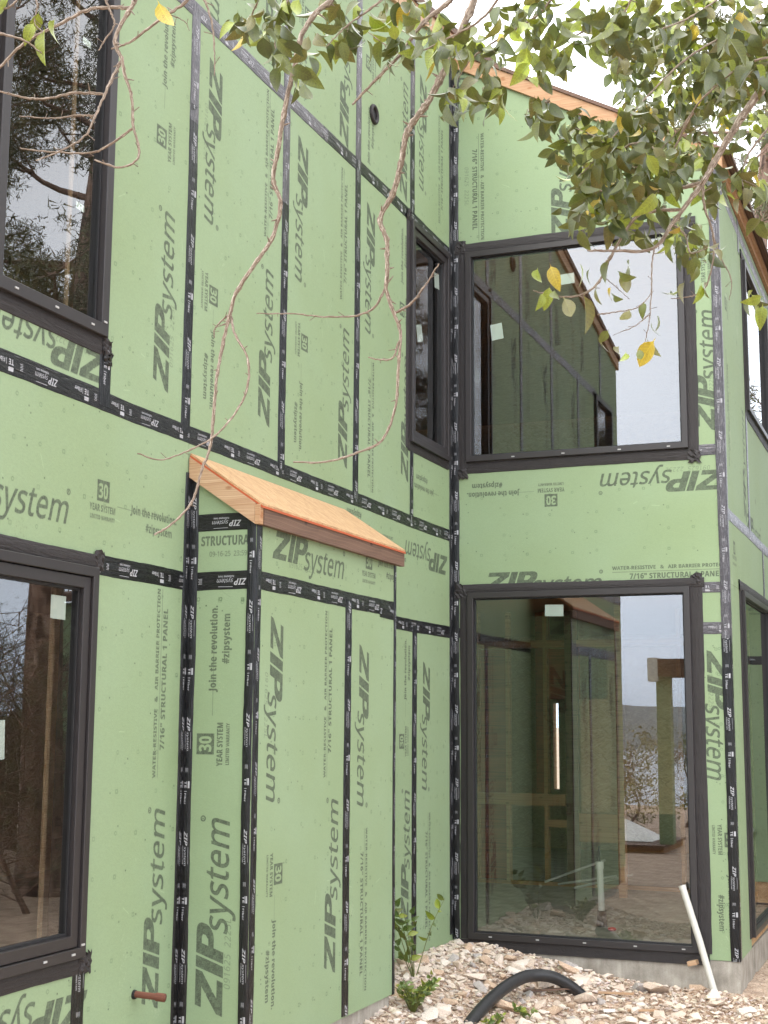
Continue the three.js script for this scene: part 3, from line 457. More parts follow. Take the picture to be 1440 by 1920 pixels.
{ // side wall of the return wing, running away on the right
  const w = group('side_wall', house), f = FR.S, top = 6.16, W6 = [0.7, 2.6, -0.05, 2.74], W7 = [1.5, 3.3, 4.44, 5.85];
  const hole = ([a, b, c, d]) => [[a + 0.02, c + 0.02], [a + 0.02, d - 0.02], [b - 0.02, d - 0.02], [b - 0.02, c + 0.02]];
  put('wall_core', slab(f, rect(0.172, 7.9, -0.13, top), -0.17, -0.0125, [hole(W6), hole(W7)]), [M.osb, M.flashing], w);
  for (const r of [rect(0.0, 0.7, -0.135, 2.74), rect(2.6, 8, -0.135, 3.3), rect(0.0, 1.5, 3.3, top), rect(1.5, 3.3, 3.3, 4.44), rect(1.5, 3.3, 5.85, top), rect(3.3, 8, 3.3, top), rect(0.0, 2.6, 2.74, 3.3)]) board(w, f, B.S, r);
  tape(w, f, 0.025, 2.3, 0.025, top, 0.07, M.oldTape, 'corner_tape', 0.0085); tape(w, f, 0.025, -0.13, 0.025, 2.32, 0.07, M.tape, 'corner_tape', 0.0075);
  tape(w, f, 0.05, 3.3, 5.5, 3.3, 0.095, M.oldTape); tape(w, f, 1.45, 3.3, 1.45, 4.4, 0.095, M.oldTape, 'seam_tape', 0.005); tape(w, f, 1.3, 5.85, 1.3, top, 0.095, M.oldTape, 'seam_tape', 0.005); tape(w, f, 0.2, 6.05, 4, 6.05, 0.095, M.oldTape); tape(w, f, 2.4, 2.74, 2.4, 3.3, 0.095, M.oldTape, 'seam_tape', 0.005);
  windowUnit(f, ...W6, { label: 'tall ground floor window on the side wall', frame: 0.05, flash: [0.09, 0.07, 0.06, 0] });
  windowUnit(f, ...W7, { label: 'upper window on the side wall mirroring white sky', frame: 0.05, flash: [0.07, 0.06, 0.06, 0.07] });
  put('foundation', box(1.99, 2.283, -0.9, -0.137, -8, -0.301), M.concrete, w);
  put('eave_board', box(2.287, 2.318, 6.17, 6.29, -8, 0.03), M.fir, w);
  put('eave_trim', box(2.319, 2.345, 6.22, 6.27, -8, 0.02), M.firPale, w);
}
{ // end wall of the left wing, just out of the picture
  const w = group('end_wall', house), f = { m: new THREE.Matrix4().makeTranslation(-6, 0, 6.7125) };
  for (const [a, b] of [[0, 1.2], [1.2, 2.42], [2.42, 3.64], [3.64, 4.86], [4.86, 6.0]]) { board(w, f, B.S, rect(a, b, -0.12, 3.2)); board(w, f, B.S, rect(a, b, 3.2, 6.26)); }
  tape(w, f, 0, 3.2, 6, 3.2, 0.098, M.tape); for (const u of [1.2, 2.42, 3.64, 4.86]) tape(w, f, u, -0.1, u, 6.25, 0.095, M.tape, 'seam_tape', 0.0055); tape(w, f, 5.96, -0.1, 5.96, 6.25, 0.07, M.tape, 'corner_tape', 0.0085);
}
{ // low rear wing behind, what the side windows mirror
  const w = group('rear_wing_wall', house), f = FR.F;
  put('wall_core', slab(f, rect(0.001, 5.5, -0.35, 3.3), -0.17, -0.0125), M.osb, w);
  for (const r of [rect(0, 1.22, -0.12, 2.381), rect(1.22, 2.44, -0.12, 2.381), rect(2.44, 3.66, -0.12, 2.381), rect(3.66, 5.5, -0.12, 2.381), rect(0, 2.44, 2.381, 3.3), rect(2.44, 5.5, 2.381, 3.3)]) board(w, f, B.S, r);
  tape(w, f, 0, 2.381, 5.5, 2.381, 0.098, M.tape); for (const u of [1.22, 2.44, 3.66]) tape(w, f, u, -0.1, u, 2.381, 0.095, M.tape, 'seam_tape', 0.005);
  const kn = group('tap', w); kn.userData.label = 'small white outdoor tap on the rear wing'; const s = new THREE.SphereGeometry(0.035, 12, 8); s.translate(2.286 + 0.55, 0.46, -5.5); put('knob', s, M.white, kn); put('pipe', tube([V(2.836, 0.46, -5.6), V(2.836, 0.46, -5.51)], [0.018, 0.018], 10), M.white, kn);
  put('roof', slab({ m: new THREE.Matrix4().makeBasis(V(0, 0, -1), V(0, 1, 0), V(1, 0, 0)).setPosition(2.29, 0, -5.6) }, [[-0.15, 3.3], [5, 4.1], [5, 4.2], [-0.15, 3.42]], 0, 5.7), M.brownBoard, w);
}
{ // boxed bump-out on the left wing with its little shed roof
  const b = group('bump_out', house);
  for (const r of [rect(0, 1.275, -0.1, 2.381), rect(1.275, 2.08, -0.1, 2.381)]) board(b, FR.BF, B.BF, r);
  board(b, FR.BF, B.BF, rect(0, 2.08, 2.381, 2.74));
  board(b, FR.BS, B.BS, rect(0.012, 0.398, -0.1, 2.381)); board(b, FR.BS, B.BS, [[0.012, 2.381], [0.398, 2.381], [0.398, 2.66], [0.012, 2.66]]); board(b, FR.BS, B.BS, [[0.012, 2.66], [0.398, 2.66], [0.398, 2.72], [0.012, 2.96]]);
  put('inner_core', box(0.004, 0.396, -0.09, 2.6, 2.42, 4.466), M.osb, b);
  put('end_board', box(0.002, 0.41, -0.1, 2.7, 2.4, 2.411), B.BF, b);
  put('foundation', box(0.0, 0.39, -0.7, -0.102, 2.43, 4.46), M.concrete, b);
  tape(b, FR.BF, 0.02, 2.381, 2.07, 2.381, 0.1, M.tape); tape(b, FR.BF, 1.275, -0.09, 1.275, 2.381, 0.095, M.tape, 'seam_tape', 0.0055); tape(b, FR.BF, 0.032, -0.1, 0.032, 2.72, 0.055, M.tape, 'corner_tape', 0.0085); tape(b, FR.BF, 2.065, -0.1, 2.065, 2.72, 0.03, M.tape, 'corner_tape', 0.0085);
  tape(b, FR.BF, 1.8, 2.365, 2.07, 2.36, 0.1, M.tape, 'seam_tape', 0.0045);
  tape(b, FR.BS, 0.03, 2.381, 0.38, 2.383, 0.1, M.tape); tape(b, FR.BS, 0.03, 2.70, 0.38, 2.70, 0.095, M.tape); tape(b, FR.BS, 0.385, -0.1, 0.385, 2.72, 0.05, M.tape, 'corner_tape', 0.0085); tape(b, FR.BS, 0.03, -0.1, 0.03, 2.97, 0.055, M.tape, 'corner_tape', 0.0085);
  tape(b, FR.L, 2.19, -0.1, 2.19, 2.98, 0.055, M.tape, 'corner_tape', 0.0085);
  const r = group('shed_roof', b); r.userData.label = 'small unfinished shed roof of bare boards over the bump-out';
  const prof = (d) => [[-0.0, 3.085 + d], [0.445, 2.785 + d]], fr = { m: new THREE.Matrix4().makeBasis(V(1, 0, 0), V(0, 1, 0), V(0, 0, 1)).setPosition(0, 0, 0) };
  const shed = (d0, d1, z0, z1, xe = 0.455) => { const k = (x) => 3.085 - 0.674 * x; const g = new THREE.ExtrudeGeometry(polyShape([[0.006, k(0.006) + d0], [xe, k(xe) + d0], [xe, k(xe) + d1], [0.006, k(0.006) + d1]]), { depth: z1 - z0, bevelEnabled: false }); g.translate(0, 0, z0); return uvBox(g); };
  void prof; void fr;
  put('roof_sheet', shed(0.0, 0.012, 2.33, 4.50), M.osb, r); put('sheet_edge', shed(-0.012, -0.0005, 2.328, 4.503, 0.4575), M.redEdge, r);
  put('barge_board', shed(-0.125, -0.013, 4.482, 4.512, 0.415), M.firPale, r); put('barge_end', box(0.417, 0.446, 2.678, 2.785, 4.47, 4.514), M.fir, r);
  put('eave_board', beam(V(0.434, 2.727, 4.468), V(0.434, 2.727, 2.335), 0.034, 0.098), M.brownBoard, r);
}
{ // roofs, floors and what can be seen inside
  const r = group('roof', house); r.userData.label = 'unfinished roof with bare wood edge boards';
  const rake = (fr, pts, d0, d1, name, mat) => put(name, slab(fr, pts, d0, d1), mat, r);
  rake(FR.L, [[-0.05, rakeL(-0.05)], [6.72, rakeL(6.72)], [6.72, rakeL(6.72) + 0.13], [-0.05, rakeL(-0.05) + 0.13]], -0.03, 0.03, 'rake_board', M.firPale);
  rake(FR.L, [[-0.08, rakeL(-0.08) + 0.132], [8, rakeL(8) + 0.132], [8, rakeL(8) + 0.2], [-0.08, rakeL(-0.08) + 0.2]], -6.2, 0.05, 'roof_deck', M.brownBoard);
  rake(FR.R, [[-0.02, rakeR(-0.02)], [2.34, rakeR(2.34)], [2.34, rakeR(2.34) + 0.135], [-0.02, rakeR(-0.02) + 0.135]], -0.03, 0.032, 'rake_board', M.fir);
  rake(FR.R, [[-0.02, rakeR(-0.02) + 0.137], [2.42, rakeR(2.42) + 0.137], [2.42, rakeR(2.42) + 0.17], [-0.02, rakeR(-0.02) + 0.17]], -8, 0.05, 'roof_deck', M.brownBoard);
  const inner = group('interior', house);
  put('floor_slab', box(-5.8, 2.11, -0.3, -0.045, -8, -0.171), M.slab, inner);
  put('floor_slab', box(-5.8, -0.171, -0.3, -0.045, -0.17, 6.5), M.slab, inner);
  put('upper_floor', box(-5.8, 2.11, 2.86, 3.16, -8, -0.171), M.stud, inner); put('upper_floor', box(-5.8, -0.171, 2.86, 3.16, -0.17, 6.5), M.stud, inner);
  put('upper_ceiling', box(-5.8, 2.11, 5.95, 6.05, -8, -0.171), M.osb, inner); put('upper_ceiling', box(-5.8, -0.171, 5.95, 6.05, -0.17, 6.5), M.osb, inner);
  // outer walls out of sight, closing the volume
  put('outer_wall', box(-6, -5.82, -0.4, 6.5, -8, 6.5), M.osb, inner); put('outer_wall', slab(FR.E, rect(0, 5.83, -0.4, 6.1), -0.19, 0), M.osb, inner);
  put('outer_wall', slab({ m: new THREE.Matrix4().makeBasis(V(1, 0, 0), V(0, 1, 0), V(0, 0, 1)).setPosition(0, 0, -8.2) }, rect(-6, 2.28, -0.4, 6.1), 0, 0.18, [rect(-1.42, -1.30, 1.03, 1.93).reverse(), rect(-1.25, -1.17, 0.75, 1.93).reverse()]), M.osb, inner);
  // stud partition across the ground floor room
  const p = group('stud_partition', inner), zf = -3.55, s = (x, w = 0.04, y1 = 2.84, m = M.stud) => put('stud', box(x, x + w, -0.01, y1, zf - 0.09, zf), m, p);
  put('bottom_plate', box(-3.5, 2.1, -0.045, -0.011, zf - 0.09, zf), M.stud, p);
  for (const x of [-3.3, -2.7, -2.1, -1.5, -0.95, -0.60, -0.18, 0.64, 1.25, 1.75]) s(x);
  s(0.06, 0.13, 2.84, M.brownBoard); put('stud', box(-0.29, -0.205, 0.89, 2.84, zf - 0.4, zf - 0.1), M.cedar, p);
  put('blocking', box(-0.91, 0.05, 0.78, 0.9, zf - 0.06, zf + 0.001), M.stud, p); put('blocking', box(-0.14, 0.06, 0.56, 0.635, zf - 0.06, zf - 0.002), M.stud, p); put('plywood_patch', box(0.195, 0.64, 0.42, 0.71, zf - 0.02, zf + 0.003), M.stud, p); put('top_plate', box(-3.5, 2.1, 2.45, 2.53, zf - 0.088, zf - 0.003), M.stud, p);
  put('back_panel', box(0.2, 1.24, 0.72, 2.44, zf - 0.12, zf - 0.1), M.osb, p); put('back_panel', box(-3.4, -0.62, -0.01, 2.44, zf - 0.13, zf - 0.11), M.cedar, p); put('back_panel', box(-0.16, 0.5, 1.9, 2.44, zf - 0.12, zf - 0.1), M.cedar, p);
  put('post', box(0.76, 0.83, -0.044, 2.85, -2.9, -2.82), M.stud, inner);
  // jamb lumber just behind the left windows
  put('jamb_strip', box(-0.185, -0.172, 3.3, 5.9, 5.455, 5.475), M.firPale, inner); put('jamb_strip', box(-0.185, -0.172, 0.1, 2.8, 5.455, 5.478), M.firPale, inner);
}
{ // loose things in the ground floor room
  const a = group('drain_pipe', scene, V(1.05, -0.045, -0.80)); tag(a, 'white plastic drain stub standing on the slab behind the ground floor window', 'pipe');
  put('pipe', tube([V(0, 0.1, 0), V(-0.012, 0.52, 0)], [0.027, 0.027], 16), M.pvc, a); put('collar', tube([V(-0.011, 0.47, 0), V(-0.013, 0.53, 0)], [0.034, 0.034], 16), M.pvc, a); put('fitting', tube([V(0, 0, 0), V(0, 0.05, 0), V(0, 0.055, 0), V(0, 0.13, 0)], [0.046, 0.046, 0.04, 0.038], 16), M.black, a); put('rod', tube([V(-0.013, 0.53, 0), V(-0.014, 0.66, 0)], [0.012, 0.01], 8), M.black, a);
  const c = new THREE.SphereGeometry(0.03, 10, 7); c.scale(1.2, 0.6, 1); c.translate(1.19, -0.028, -0.55); tag(put('bottle_cap', c, M.red), 'small red cap lying on the slab beside the drain stub', 'cap');
  seed = 71; for (let k = 0; k < 3; k++) { const x = rr(0.1, 0.7), g = tube([V(x - 0.35, -0.02 + k * 0.03, -3.0 + rr(-0.3, 0.1)), V(x + 0.3, 0.12 + k * 0.04 + rr(-0.05, 0.1), -3.1 + rr(-0.2, 0.2))], [0.012, 0.012], 8); tag(put('scrap_pipe', g, M.pvc), ['lowest of three pale scrap pipes inside by the stud partition', 'middle one of three pale scrap pipes inside by the stud partition', 'topmost of three pale scrap pipes inside by the stud partition'][k], 'pipe', { group: 'scrap pipes heaped inside' }); }
}

// ------------------------------------------------------------------ rubble, hose, pipes and scraps on the ground
const stoneGeos = []; seed = 500;
for (let k = 0; k < 9; k++) {
  const pts = []; for (let i = 0; i < 15; i++) { const d = V(rr(-1, 1), rr(-1, 1), rr(-1, 1)).normalize(); pts.push(V(d.x * rr(0.75, 1), d.y * rr(0.4, 0.62), d.z * rr(0.55, 0.95))); }
  const g = new ConvexGeometry(pts); stoneGeos.push(uvBox(g, 2.2));
}
const stoneTex = (r, g, b, sd) => { const n = 256, [c, x] = canvas(n, n), im = x.getImageData(0, 0, n, n); for (let j = 0; j < n; j++) for (let i = 0; i < n; i++) { const v = fbm(i / 40 + sd, j / 40, sd, 4) * 70 + (noiseTile(i + sd, j) - 0.5) * 30, k = (j * n + i) * 4; im.data[k] = r + v; im.data[k + 1] = g + v * 0.96; im.data[k + 2] = b + v * 0.92; im.data[k + 3] = 255; } x.putImageData(im, 0, 0); return tex(c); };
const stoneMats = [[216, 200, 184, 3], [207, 188, 170, 8], [222, 210, 197, 13], [192, 166, 142, 19], [172, 164, 158, 27]].map(([r, g, b, sd]) => { const t = stoneTex(r, g, b, sd); return std({ map: t, bumpMap: t, bumpScale: 0.004, roughness: 0.92 }); });
{
  seed = 510; const q = new THREE.Quaternion(), e = new THREE.Euler();
  const spots = [];
  for (let tries = 0; spots.length < 290 && tries < 9000; tries++) {
    const x = Math.pow(rnd(), 1.25) * 2.9 + 0.06, z = rr(0.07, 2.9); if (x < 0.46 && z > 2.3) continue; if (Math.abs(x - 0.82) < 0.18 && z > 1.35) continue;
    if (rnd() > Math.exp(-Math.pow(x / 1.5, 2)) * (z < 2.6 ? 1 : 0.6) + 0.09) continue;
    const s = Math.pow(rnd(), 2) * 0.085 + 0.026;
    if (spots.some(([a, b, c]) => Math.hypot(a - x, b - z) < (c + s) * 0.58)) continue;
    spots.push([x, z, s]);
  }
  const big = [[0.95, 1.55, 0.14], [1.2, 1.9, 0.12], [1.72, 0.35, 0.16], [0.72, 0.5, 0.13], [1.52, 2.0, 0.15], [0.55, 1.15, 0.12], [2.42, 0.75, 0.12], [1.02, 0.22, 0.12]];
  for (const [x, z, s] of [...big, ...spots]) {
    const m = put('stone', stoneGeos[(rnd() * 9) | 0], stoneMats[rnd() < 0.86 ? (rnd() * 4) | 0 : 4], ground);
    const sq = s > 0.11 ? 0.55 : rr(0.6, 1); m.scale.set(s * rr(0.8, 1.25), s * sq, s * rr(0.7, 1)); m.rotation.set(rr(-0.5, 0.5), rr(0, 6.3), rr(-0.5, 0.5)); m.position.set(x, groundHeight(x, z) + s * 0.16, z);
  }
  const chips = (name, n, geo, mats, sx, f) => { const im = new THREE.InstancedMesh(geo, mats, n), m = new THREE.Matrix4(), col = new THREE.Color(); im.name = name; im.castShadow = im.receiveShadow = true;
    for (let i = 0; i < n; i++) { const x = Math.pow(rnd(), name === 'wood_litter' ? 0.8 : 1.7) * 3.4 + 0.02, z = rr(0.02, 3.6), s = sx(); e.set(rr(-0.5, 0.5), rr(0, 6.3), rr(-0.5, 0.5)); q.setFromEuler(e); m.compose(V(x, groundHeight(x, z) + s * 0.25, z), q, f(s)); im.setMatrixAt(i, m); const t = rr(0.7, 1.1); im.setColorAt(i, col.setRGB(t, t * rr(0.92, 1), t * rr(0.84, 1))); }
    ground.add(im); stuff(im); return im; };
  chips('gravel', 8000, stoneGeos[2], stoneMats[1], () => Math.pow(rnd(), 2) * 0.02 + 0.005, (s) => V(s, s * rr(0.5, 0.9), s * rr(0.6, 1)));
  chips('gravel_chips', 9000, stoneGeos[5], stoneMats[2], () => Math.pow(rnd(), 2) * 0.034 + 0.006, (s) => V(s, s * rr(0.4, 0.8), s * rr(0.5, 1)));
  const litter = new THREE.BoxGeometry(1, 0.12, 0.3); chips('wood_litter', 9000, litter, std({ color: lin(0.30, 0.20, 0.13), roughness: 0.9 }), () => rr(0.008, 0.04), (s) => V(s, s * 0.4, s * rr(0.4, 1)));
}
{ // black drain hose arching out of the dirt
  const h = group('drain_hose', scene, V(1.0, -0.36, 1.05)); tag(h, 'black flexible drain hose arching out of the rubble', 'hose');
  const P = [[0.36, -0.08, -0.32], [0.22, 0.10, -0.17], [0.09, 0.195, -0.04], [-0.03, 0.215, 0.10], [-0.10, 0.195, 0.30], [-0.155, 0.14, 0.58], [-0.195, 0.06, 0.86], [-0.225, -0.05, 1.12], [-0.24, -0.18, 1.32]].map((a) => V(...a));
  const c = new THREE.CatmullRomCurve3(P), n = 220, pts = [], rad = []; for (let i = 0; i <= n; i++) { pts.push(c.getPoint(i / n)); rad.push(0.043 + 0.0012 * Math.sin(i * 1.9)); }
  put('hose_wall', tube(pts, rad, 18), M.hose, h);
  const p = group('plastic_pipe', scene, V(2.11, -0.36, 0.11)); tag(p, 'white plastic pipe leaning against the window corner', 'pipe');
  const a = V(0, -0.01, 0), b = V(-0.235, 0.775, -0.045), dir = b.clone().sub(a).normalize();
  put('pipe', tube([a, a.clone().lerp(b, 0.5).add(V(0.006, 0, 0)), b], [0.026, 0.026, 0.026], 18), M.pvc, p); put('bore', tube([b.clone().addScaledVector(dir, -0.001), b.clone().addScaledVector(dir, 0.0015)], [0.021, 0.021], 16), M.black, p); put('coupling', tube([b.clone().addScaledVector(dir, -0.03), b.clone().addScaledVector(dir, 0.0)], [0.029, 0.029], 16), M.pvc, p);
  for (const [x, y, s, l] of [[0.205, -0.155, 0.02, 'small wood wedge under the left end of the ground floor window'], [1.94, -0.165, 0.022, 'small wood wedge under the right end of the ground floor window']]) {
    const w = put('wood_wedge', beam(V(x - s * 1.6, y, 0.045), V(x + s * 1.6, y + 0.018, 0.052), 0.06, 0.034), M.firPale); tag(w, l, 'wood wedge', { group: 'wood wedges under the window' });
  }
  const sc = [[0.62, 2.05, 0.13, 0.9, M.white, 'white plastic strip in the rubble below the bump-out'], [1.75, 1.05, 0.2, 0.1, M.firPale, 'flat pale wood offcut on the dirt right of the hose'], [1.5, 0.75, 0.26, -0.1, M.firPale, 'thin wood offcut lying beside the hose end'], [1.55, 1.2, 0.08, 0.3, M.white, 'crumpled white scrap beside the hose end'], [1.05, 1.0, 0.34, 0.45, M.brownBoard, 'thin grey stick lying across the rubble']];
  for (const [x, z, l, an, m, lab] of sc) { const y = groundHeight(x, z) + 0.035; const d = V(Math.cos(an), 0.05, -Math.sin(an)).multiplyScalar(l / 2); tag(put('scrap_strip', beam(V(x, y, z).sub(d), V(x, y, z).add(d), 0.035, 0.012), m), lab, 'scrap'); }
}

// ------------------------------------------------------------------ plants
function leafGeo(len, wid, curl, fold) { // pointed oval blade, folded on its midrib, tip along +y
  const rows = 6, pos = [], idx = [], uv = [];
  for (let i = 0; i <= rows; i++) { const t = i / rows, w = wid / 2 * Math.pow(Math.sin(Math.PI * Math.pow(t, 0.82)), 0.8) * (1 - 0.15 * t) + (i === 0 || i === rows ? 0.0004 : 0), z = -curl * t * t * len, y = t * len * (1 - 0.15 * curl * t); pos.push(-w, y, z + fold * w, 0, y, z, w, y, z + fold * w); uv.push(0.5 - w / wid, t, 0.5, t, 0.5 + w / wid, t); }
  for (let i = 0; i < rows; i++) for (let j = 0; j < 2; j++) { const a = i * 3 + j; idx.push(a, a + 1, a + 3, a + 1, a + 4, a + 3); }
  const st = pos.length / 3; pos.push(-0.0008, 0, 0, 0.0008, 0, 0, 0, -0.16 * len, 0.04 * len); idx.push(st, st + 2, st + 1); uv.push(0.5, 0, 0.5, 0, 0.5, 0);
  const g = new THREE.BufferGeometry(); g.setAttribute('position', new THREE.Float32BufferAttribute(pos, 3)); g.setAttribute('uv', new THREE.Float32BufferAttribute(uv, 2)); g.setIndex(idx); g.computeVertexNormals(); return g;
}
const leafGeos = [leafGeo(0.05, 0.028, 0.45, 0.4), leafGeo(0.046, 0.029, 0.8, 0.3), leafGeo(0.056, 0.029, 0.2, 0.55), leafGeo(0.042, 0.025, 0.6, 0.2)];
const leafMat = (r, g, b, tr = 0.45) => new THREE.MeshPhysicalMaterial({ color: lin(r * 1.22, g * 1.28, b * 1.15), map: leafTexture, roughness: 0.42, transmission: tr, thickness: 0, side: THREE.DoubleSide });
const leafMats = [leafMat(0.13, 0.15, 0.028), leafMat(0.19, 0.215, 0.04), leafMat(0.085, 0.11, 0.025), leafMat(0.21, 0.185, 0.045), leafMat(0.38, 0.44, 0.06), leafMat(0.66, 0.48, 0.05)];
const Y = V(0, 1, 0);
function leafPose(o, p, s, hang = 0.75) { // blade hangs from its stalk with its face turned anyhow
  const d = V(rr(-1, 1), rr(-1, 0.55) - hang, rr(-1, 1)).normalize(); o.position.copy(p); o.quaternion.setFromUnitVectors(Y, d).multiply(new THREE.Quaternion().setFromAxisAngle(Y, rr(0, 6.28))); o.scale.setScalar(s);
}
{ // the tree that hangs into the picture from above
  const t = group('leafy_tree'); tag(t, 'broadleaf tree hanging leafy and bare branches across the top', 'tree'); seed = 600;
  const branch = (pts, d, r0, r1, dEnd = d, wob = 0.006) => { // sighted course at distance d..dEnd
    const n = pts.length, P = pts.map(([x, y], i) => at(x, y, d + (dEnd - d) * i / (n - 1)).add(V(rr(-wob, wob), rr(-wob, wob), rr(-wob, wob)).multiplyScalar(i && i < n - 1 ? 0.5 : 0)));
    const c = new THREE.CatmullRomCurve3(P, false, 'centripetal'), m = Math.max(8, n * 7), q = [], rad = [];
    for (let i = 0; i <= m; i++) { const k = i / m; q.push(c.getPoint(k).add(V(rr(-1, 1), rr(-1, 1), rr(-1, 1)).multiplyScalar(0.0009))); const node = (i % 7 === 3) ? 1.25 : 1; rad.push((r0 + (r1 - r0) * k) * node * rr(0.9, 1.08)); }
    const parts = [tube(q, rad.map((v) => v * 0.78), 8)];
    for (let i = 4; i < m - 2; i += 5 + ((rnd() * 6) | 0)) { const d = V(rr(-1, 1), rr(-0.6, 0.8), rr(-1, 1)).normalize(), l = rr(0.006, 0.022), e = q[i].clone().addScaledVector(d, l + rad[i]); parts.push(tube([q[i], q[i].clone().addScaledVector(d, (l + rad[i]) * 0.5), e], [rad[i] * 0.45, rad[i] * 0.3, 0.0009], 5)); } // spurs and buds
    put('branch', mergeGeometries(parts), M.stem, t); return c;
  };
  const curves = [];
  const B_ = (...a) => { const c = branch(...a); curves.push(c); return c; };
  // trunk and the limbs that carry the branches, out of the frame
  const base = V(5.6, -0.4, 8.8), fork = V(5.35, 2.9, 8.55);
  put('trunk', tube([base, V(5.55, 1.2, 8.75), fork, V(5.2, 4.3, 8.3), V(5.0, 5.4, 8.1)], [0.15, 0.12, 0.10, 0.08, 0.05], 12, 24), M.bark, t);
  const limb = (to, r0, r1) => put('limb', tube([fork, fork.clone().lerp(to, 0.5).add(V(0, 0.35, 0)), to], [r0, (r0 + r1) / 2, r1], 9, 14), M.bark, t);
  // long bare shoot, middle left
  B_([[640, -60], [622, 0], [595, 20], [568, 67], [552, 123], [535, 200], [520, 277], [512, 337], [525, 380], [508, 447], [480, 492], [443, 547], [432, 587], [413, 657], [408, 713], [398, 813], [393, 847], [380, 880], [367, 927], [348, 957], [320, 985], [290, 1003]], 3.3, 0.0088, 0.0028, 3.1);
  B_([[432, 587], [440, 623], [465, 673], [463, 730], [433, 787], [393, 823], [347, 847], [300, 860], [257, 850]], 3.2, 0.0042, 0.0018, 3.0); B_([[432, 587], [412, 605], [403, 620], [402, 633]], 3.2, 0.003, 0.0016);
  // long bare shoot, middle right
  B_([[905, -60], [888, 0], [863, 67], [830, 140], [800, 193], [780, 223], [762, 250], [753, 300], [737, 360], [712, 413], [725, 450], [728, 480], [727, 507], [723, 540], [740, 587], [748, 623], [747, 700], [743, 763], [713, 827], [667, 848], [613, 865], [550, 867]], 3.5, 0.0125, 0.0026, 3.3);
  B_([[723, 540], [700, 577], [677, 590], [613, 593], [547, 588], [480, 588]], 3.4, 0.0042, 0.0016); B_([[740, 587], [773, 570], [797, 537], [823, 495]], 3.4, 0.0045, 0.002, 3.3); B_([[748, 640], [737, 670], [713, 675], [690, 670]], 3.35, 0.0036, 0.0018);
  B_([[870, -40], [842, 0], [797, 43], [747, 103], [693, 163], [660, 197]], 3.2, 0.0085, 0.003);
  // bare twigs over the left window
  B_([[262, -40], [250, 0], [247, 17], [215, 77], [230, 110], [235, 133], [247, 187], [250, 240], [257, 293], [228, 312], [177, 300]], 2.7, 0.0058, 0.0022, 2.65); B_([[230, 110], [210, 147], [195, 180], [180, 213], [157, 253], [123, 280], [67, 302]], 2.7, 0.0042, 0.0015, 2.6);
  B_([[195, 177], [140, 172], [90, 182], [50, 183], [0, 170], [-40, 160]], 2.7, 0.0036, 0.0022); B_([[177, 217], [150, 218], [100, 223], [37, 218]], 2.7, 0.0028, 0.0014); B_([[250, 240], [197, 277], [177, 283], [90, 283], [37, 278]], 2.68, 0.0032, 0.0015); B_([[247, 15], [200, 13], [163, 20], [123, 37], [50, 83], [0, 122], [-40, 150]], 2.7, 0.0046, 0.003);
  B_([[372, -30], [350, 0], [293, 40], [240, 80], [208, 92]], 2.8, 0.0048, 0.0022); B_([[-30, 52], [0, 60], [47, 80], [78, 100]], 2.6, 0.004, 0.0016); B_([[60, -20], [72, 10], [62, 40], [80, 62]], 2.6, 0.0028, 0.0012); B_([[190, -20], [205, 20], [212, 45], [195, 75], [185, 95]], 2.6, 0.003, 0.0014); B_([[375, -20], [395, 40], [400, 93], [402, 143]], 2.9, 0.0036, 0.0014); B_([[-20, 15], [15, 12], [35, 0], [60, -25]], 2.6, 0.003, 0.002); B_([[320, 28], [345, 42], [355, 58]], 2.8, 0.0016, 0.0008);
  // leafy limb from the right
  B_([[1520, 60], [1440, 153], [1400, 207], [1370, 253], [1337, 310], [1317, 340], [1293, 373], [1260, 420], [1227, 467], [1150, 468], [1100, 470]], 3.3, 0.0135, 0.0026, 3.1);
  B_([[1317, 342], [1260, 355], [1193, 362], [1133, 358], [1107, 350]], 3.25, 0.0065, 0.0022); B_([[1277, 393], [1227, 395], [1193, 403], [1143, 480], [1120, 530], [1093, 550], [1060, 555], [1027, 553], [1000, 545]], 3.2, 0.0055, 0.0016); B_([[1317, 340], [1322, 383], [1337, 443], [1340, 480], [1320, 543], [1287, 557], [1258, 560]], 3.25, 0.0042, 0.0012); B_([[1337, 443], [1353, 480], [1373, 530], [1367, 563]], 3.25, 0.0024, 0.001); B_([[1227, 467], [1223, 490], [1222, 547], [1217, 607], [1210, 640]], 3.1, 0.0024, 0.0012); B_([[1143, 480], [1130, 510], [1160, 540], [1180, 560]], 3.15, 0.0018, 0.0009); B_([[1120, 590], [1160, 585], [1200, 575], [1225, 545]], 3.1, 0.0022, 0.001); B_([[1217, 590], [1190, 610], [1150, 628]], 3.1, 0.0018, 0.0008);
  for (const pts of [[[1480, 20], [1380, 60], [1290, 110], [1220, 180], [1160, 250], [1100, 310], [1085, 330]], [[1500, 100], [1400, 120], [1320, 180], [1270, 250], [1220, 300]], [[1200, -40], [1160, 40], [1090, 60], [1020, 100], [1000, 140]], [[1400, -40], [1300, 30], [1230, 60], [1170, 110]], [[1060, -40], [1010, 20], [930, 80], [880, 110], [840, 180]], [[960, -40], [900, 30], [840, 70], [760, 100], [690, 60]], [[760, -40], [700, 20], [650, 50], [610, 90]], [[560, -40], [530, 20], [520, 80], [540, 130]], [[500, -40], [470, 30], [450, 60]], [[1300, 210], [1240, 300], [1180, 310], [1120, 260], [1080, 240]], [[1260, 420], [1280, 440], [1300, 470], [1325, 465]], [[1440, 240], [1400, 300], [1390, 340], [1420, 350]], [[1030, 190], [1000, 205], [985, 215]], [[1233, 280], [1180, 270], [1130, 330], [1100, 400], [1090, 440]]]) B_(pts, rr(3.0, 3.7), 0.0042, 0.0012, rr(3.0, 3.7), 0.012);
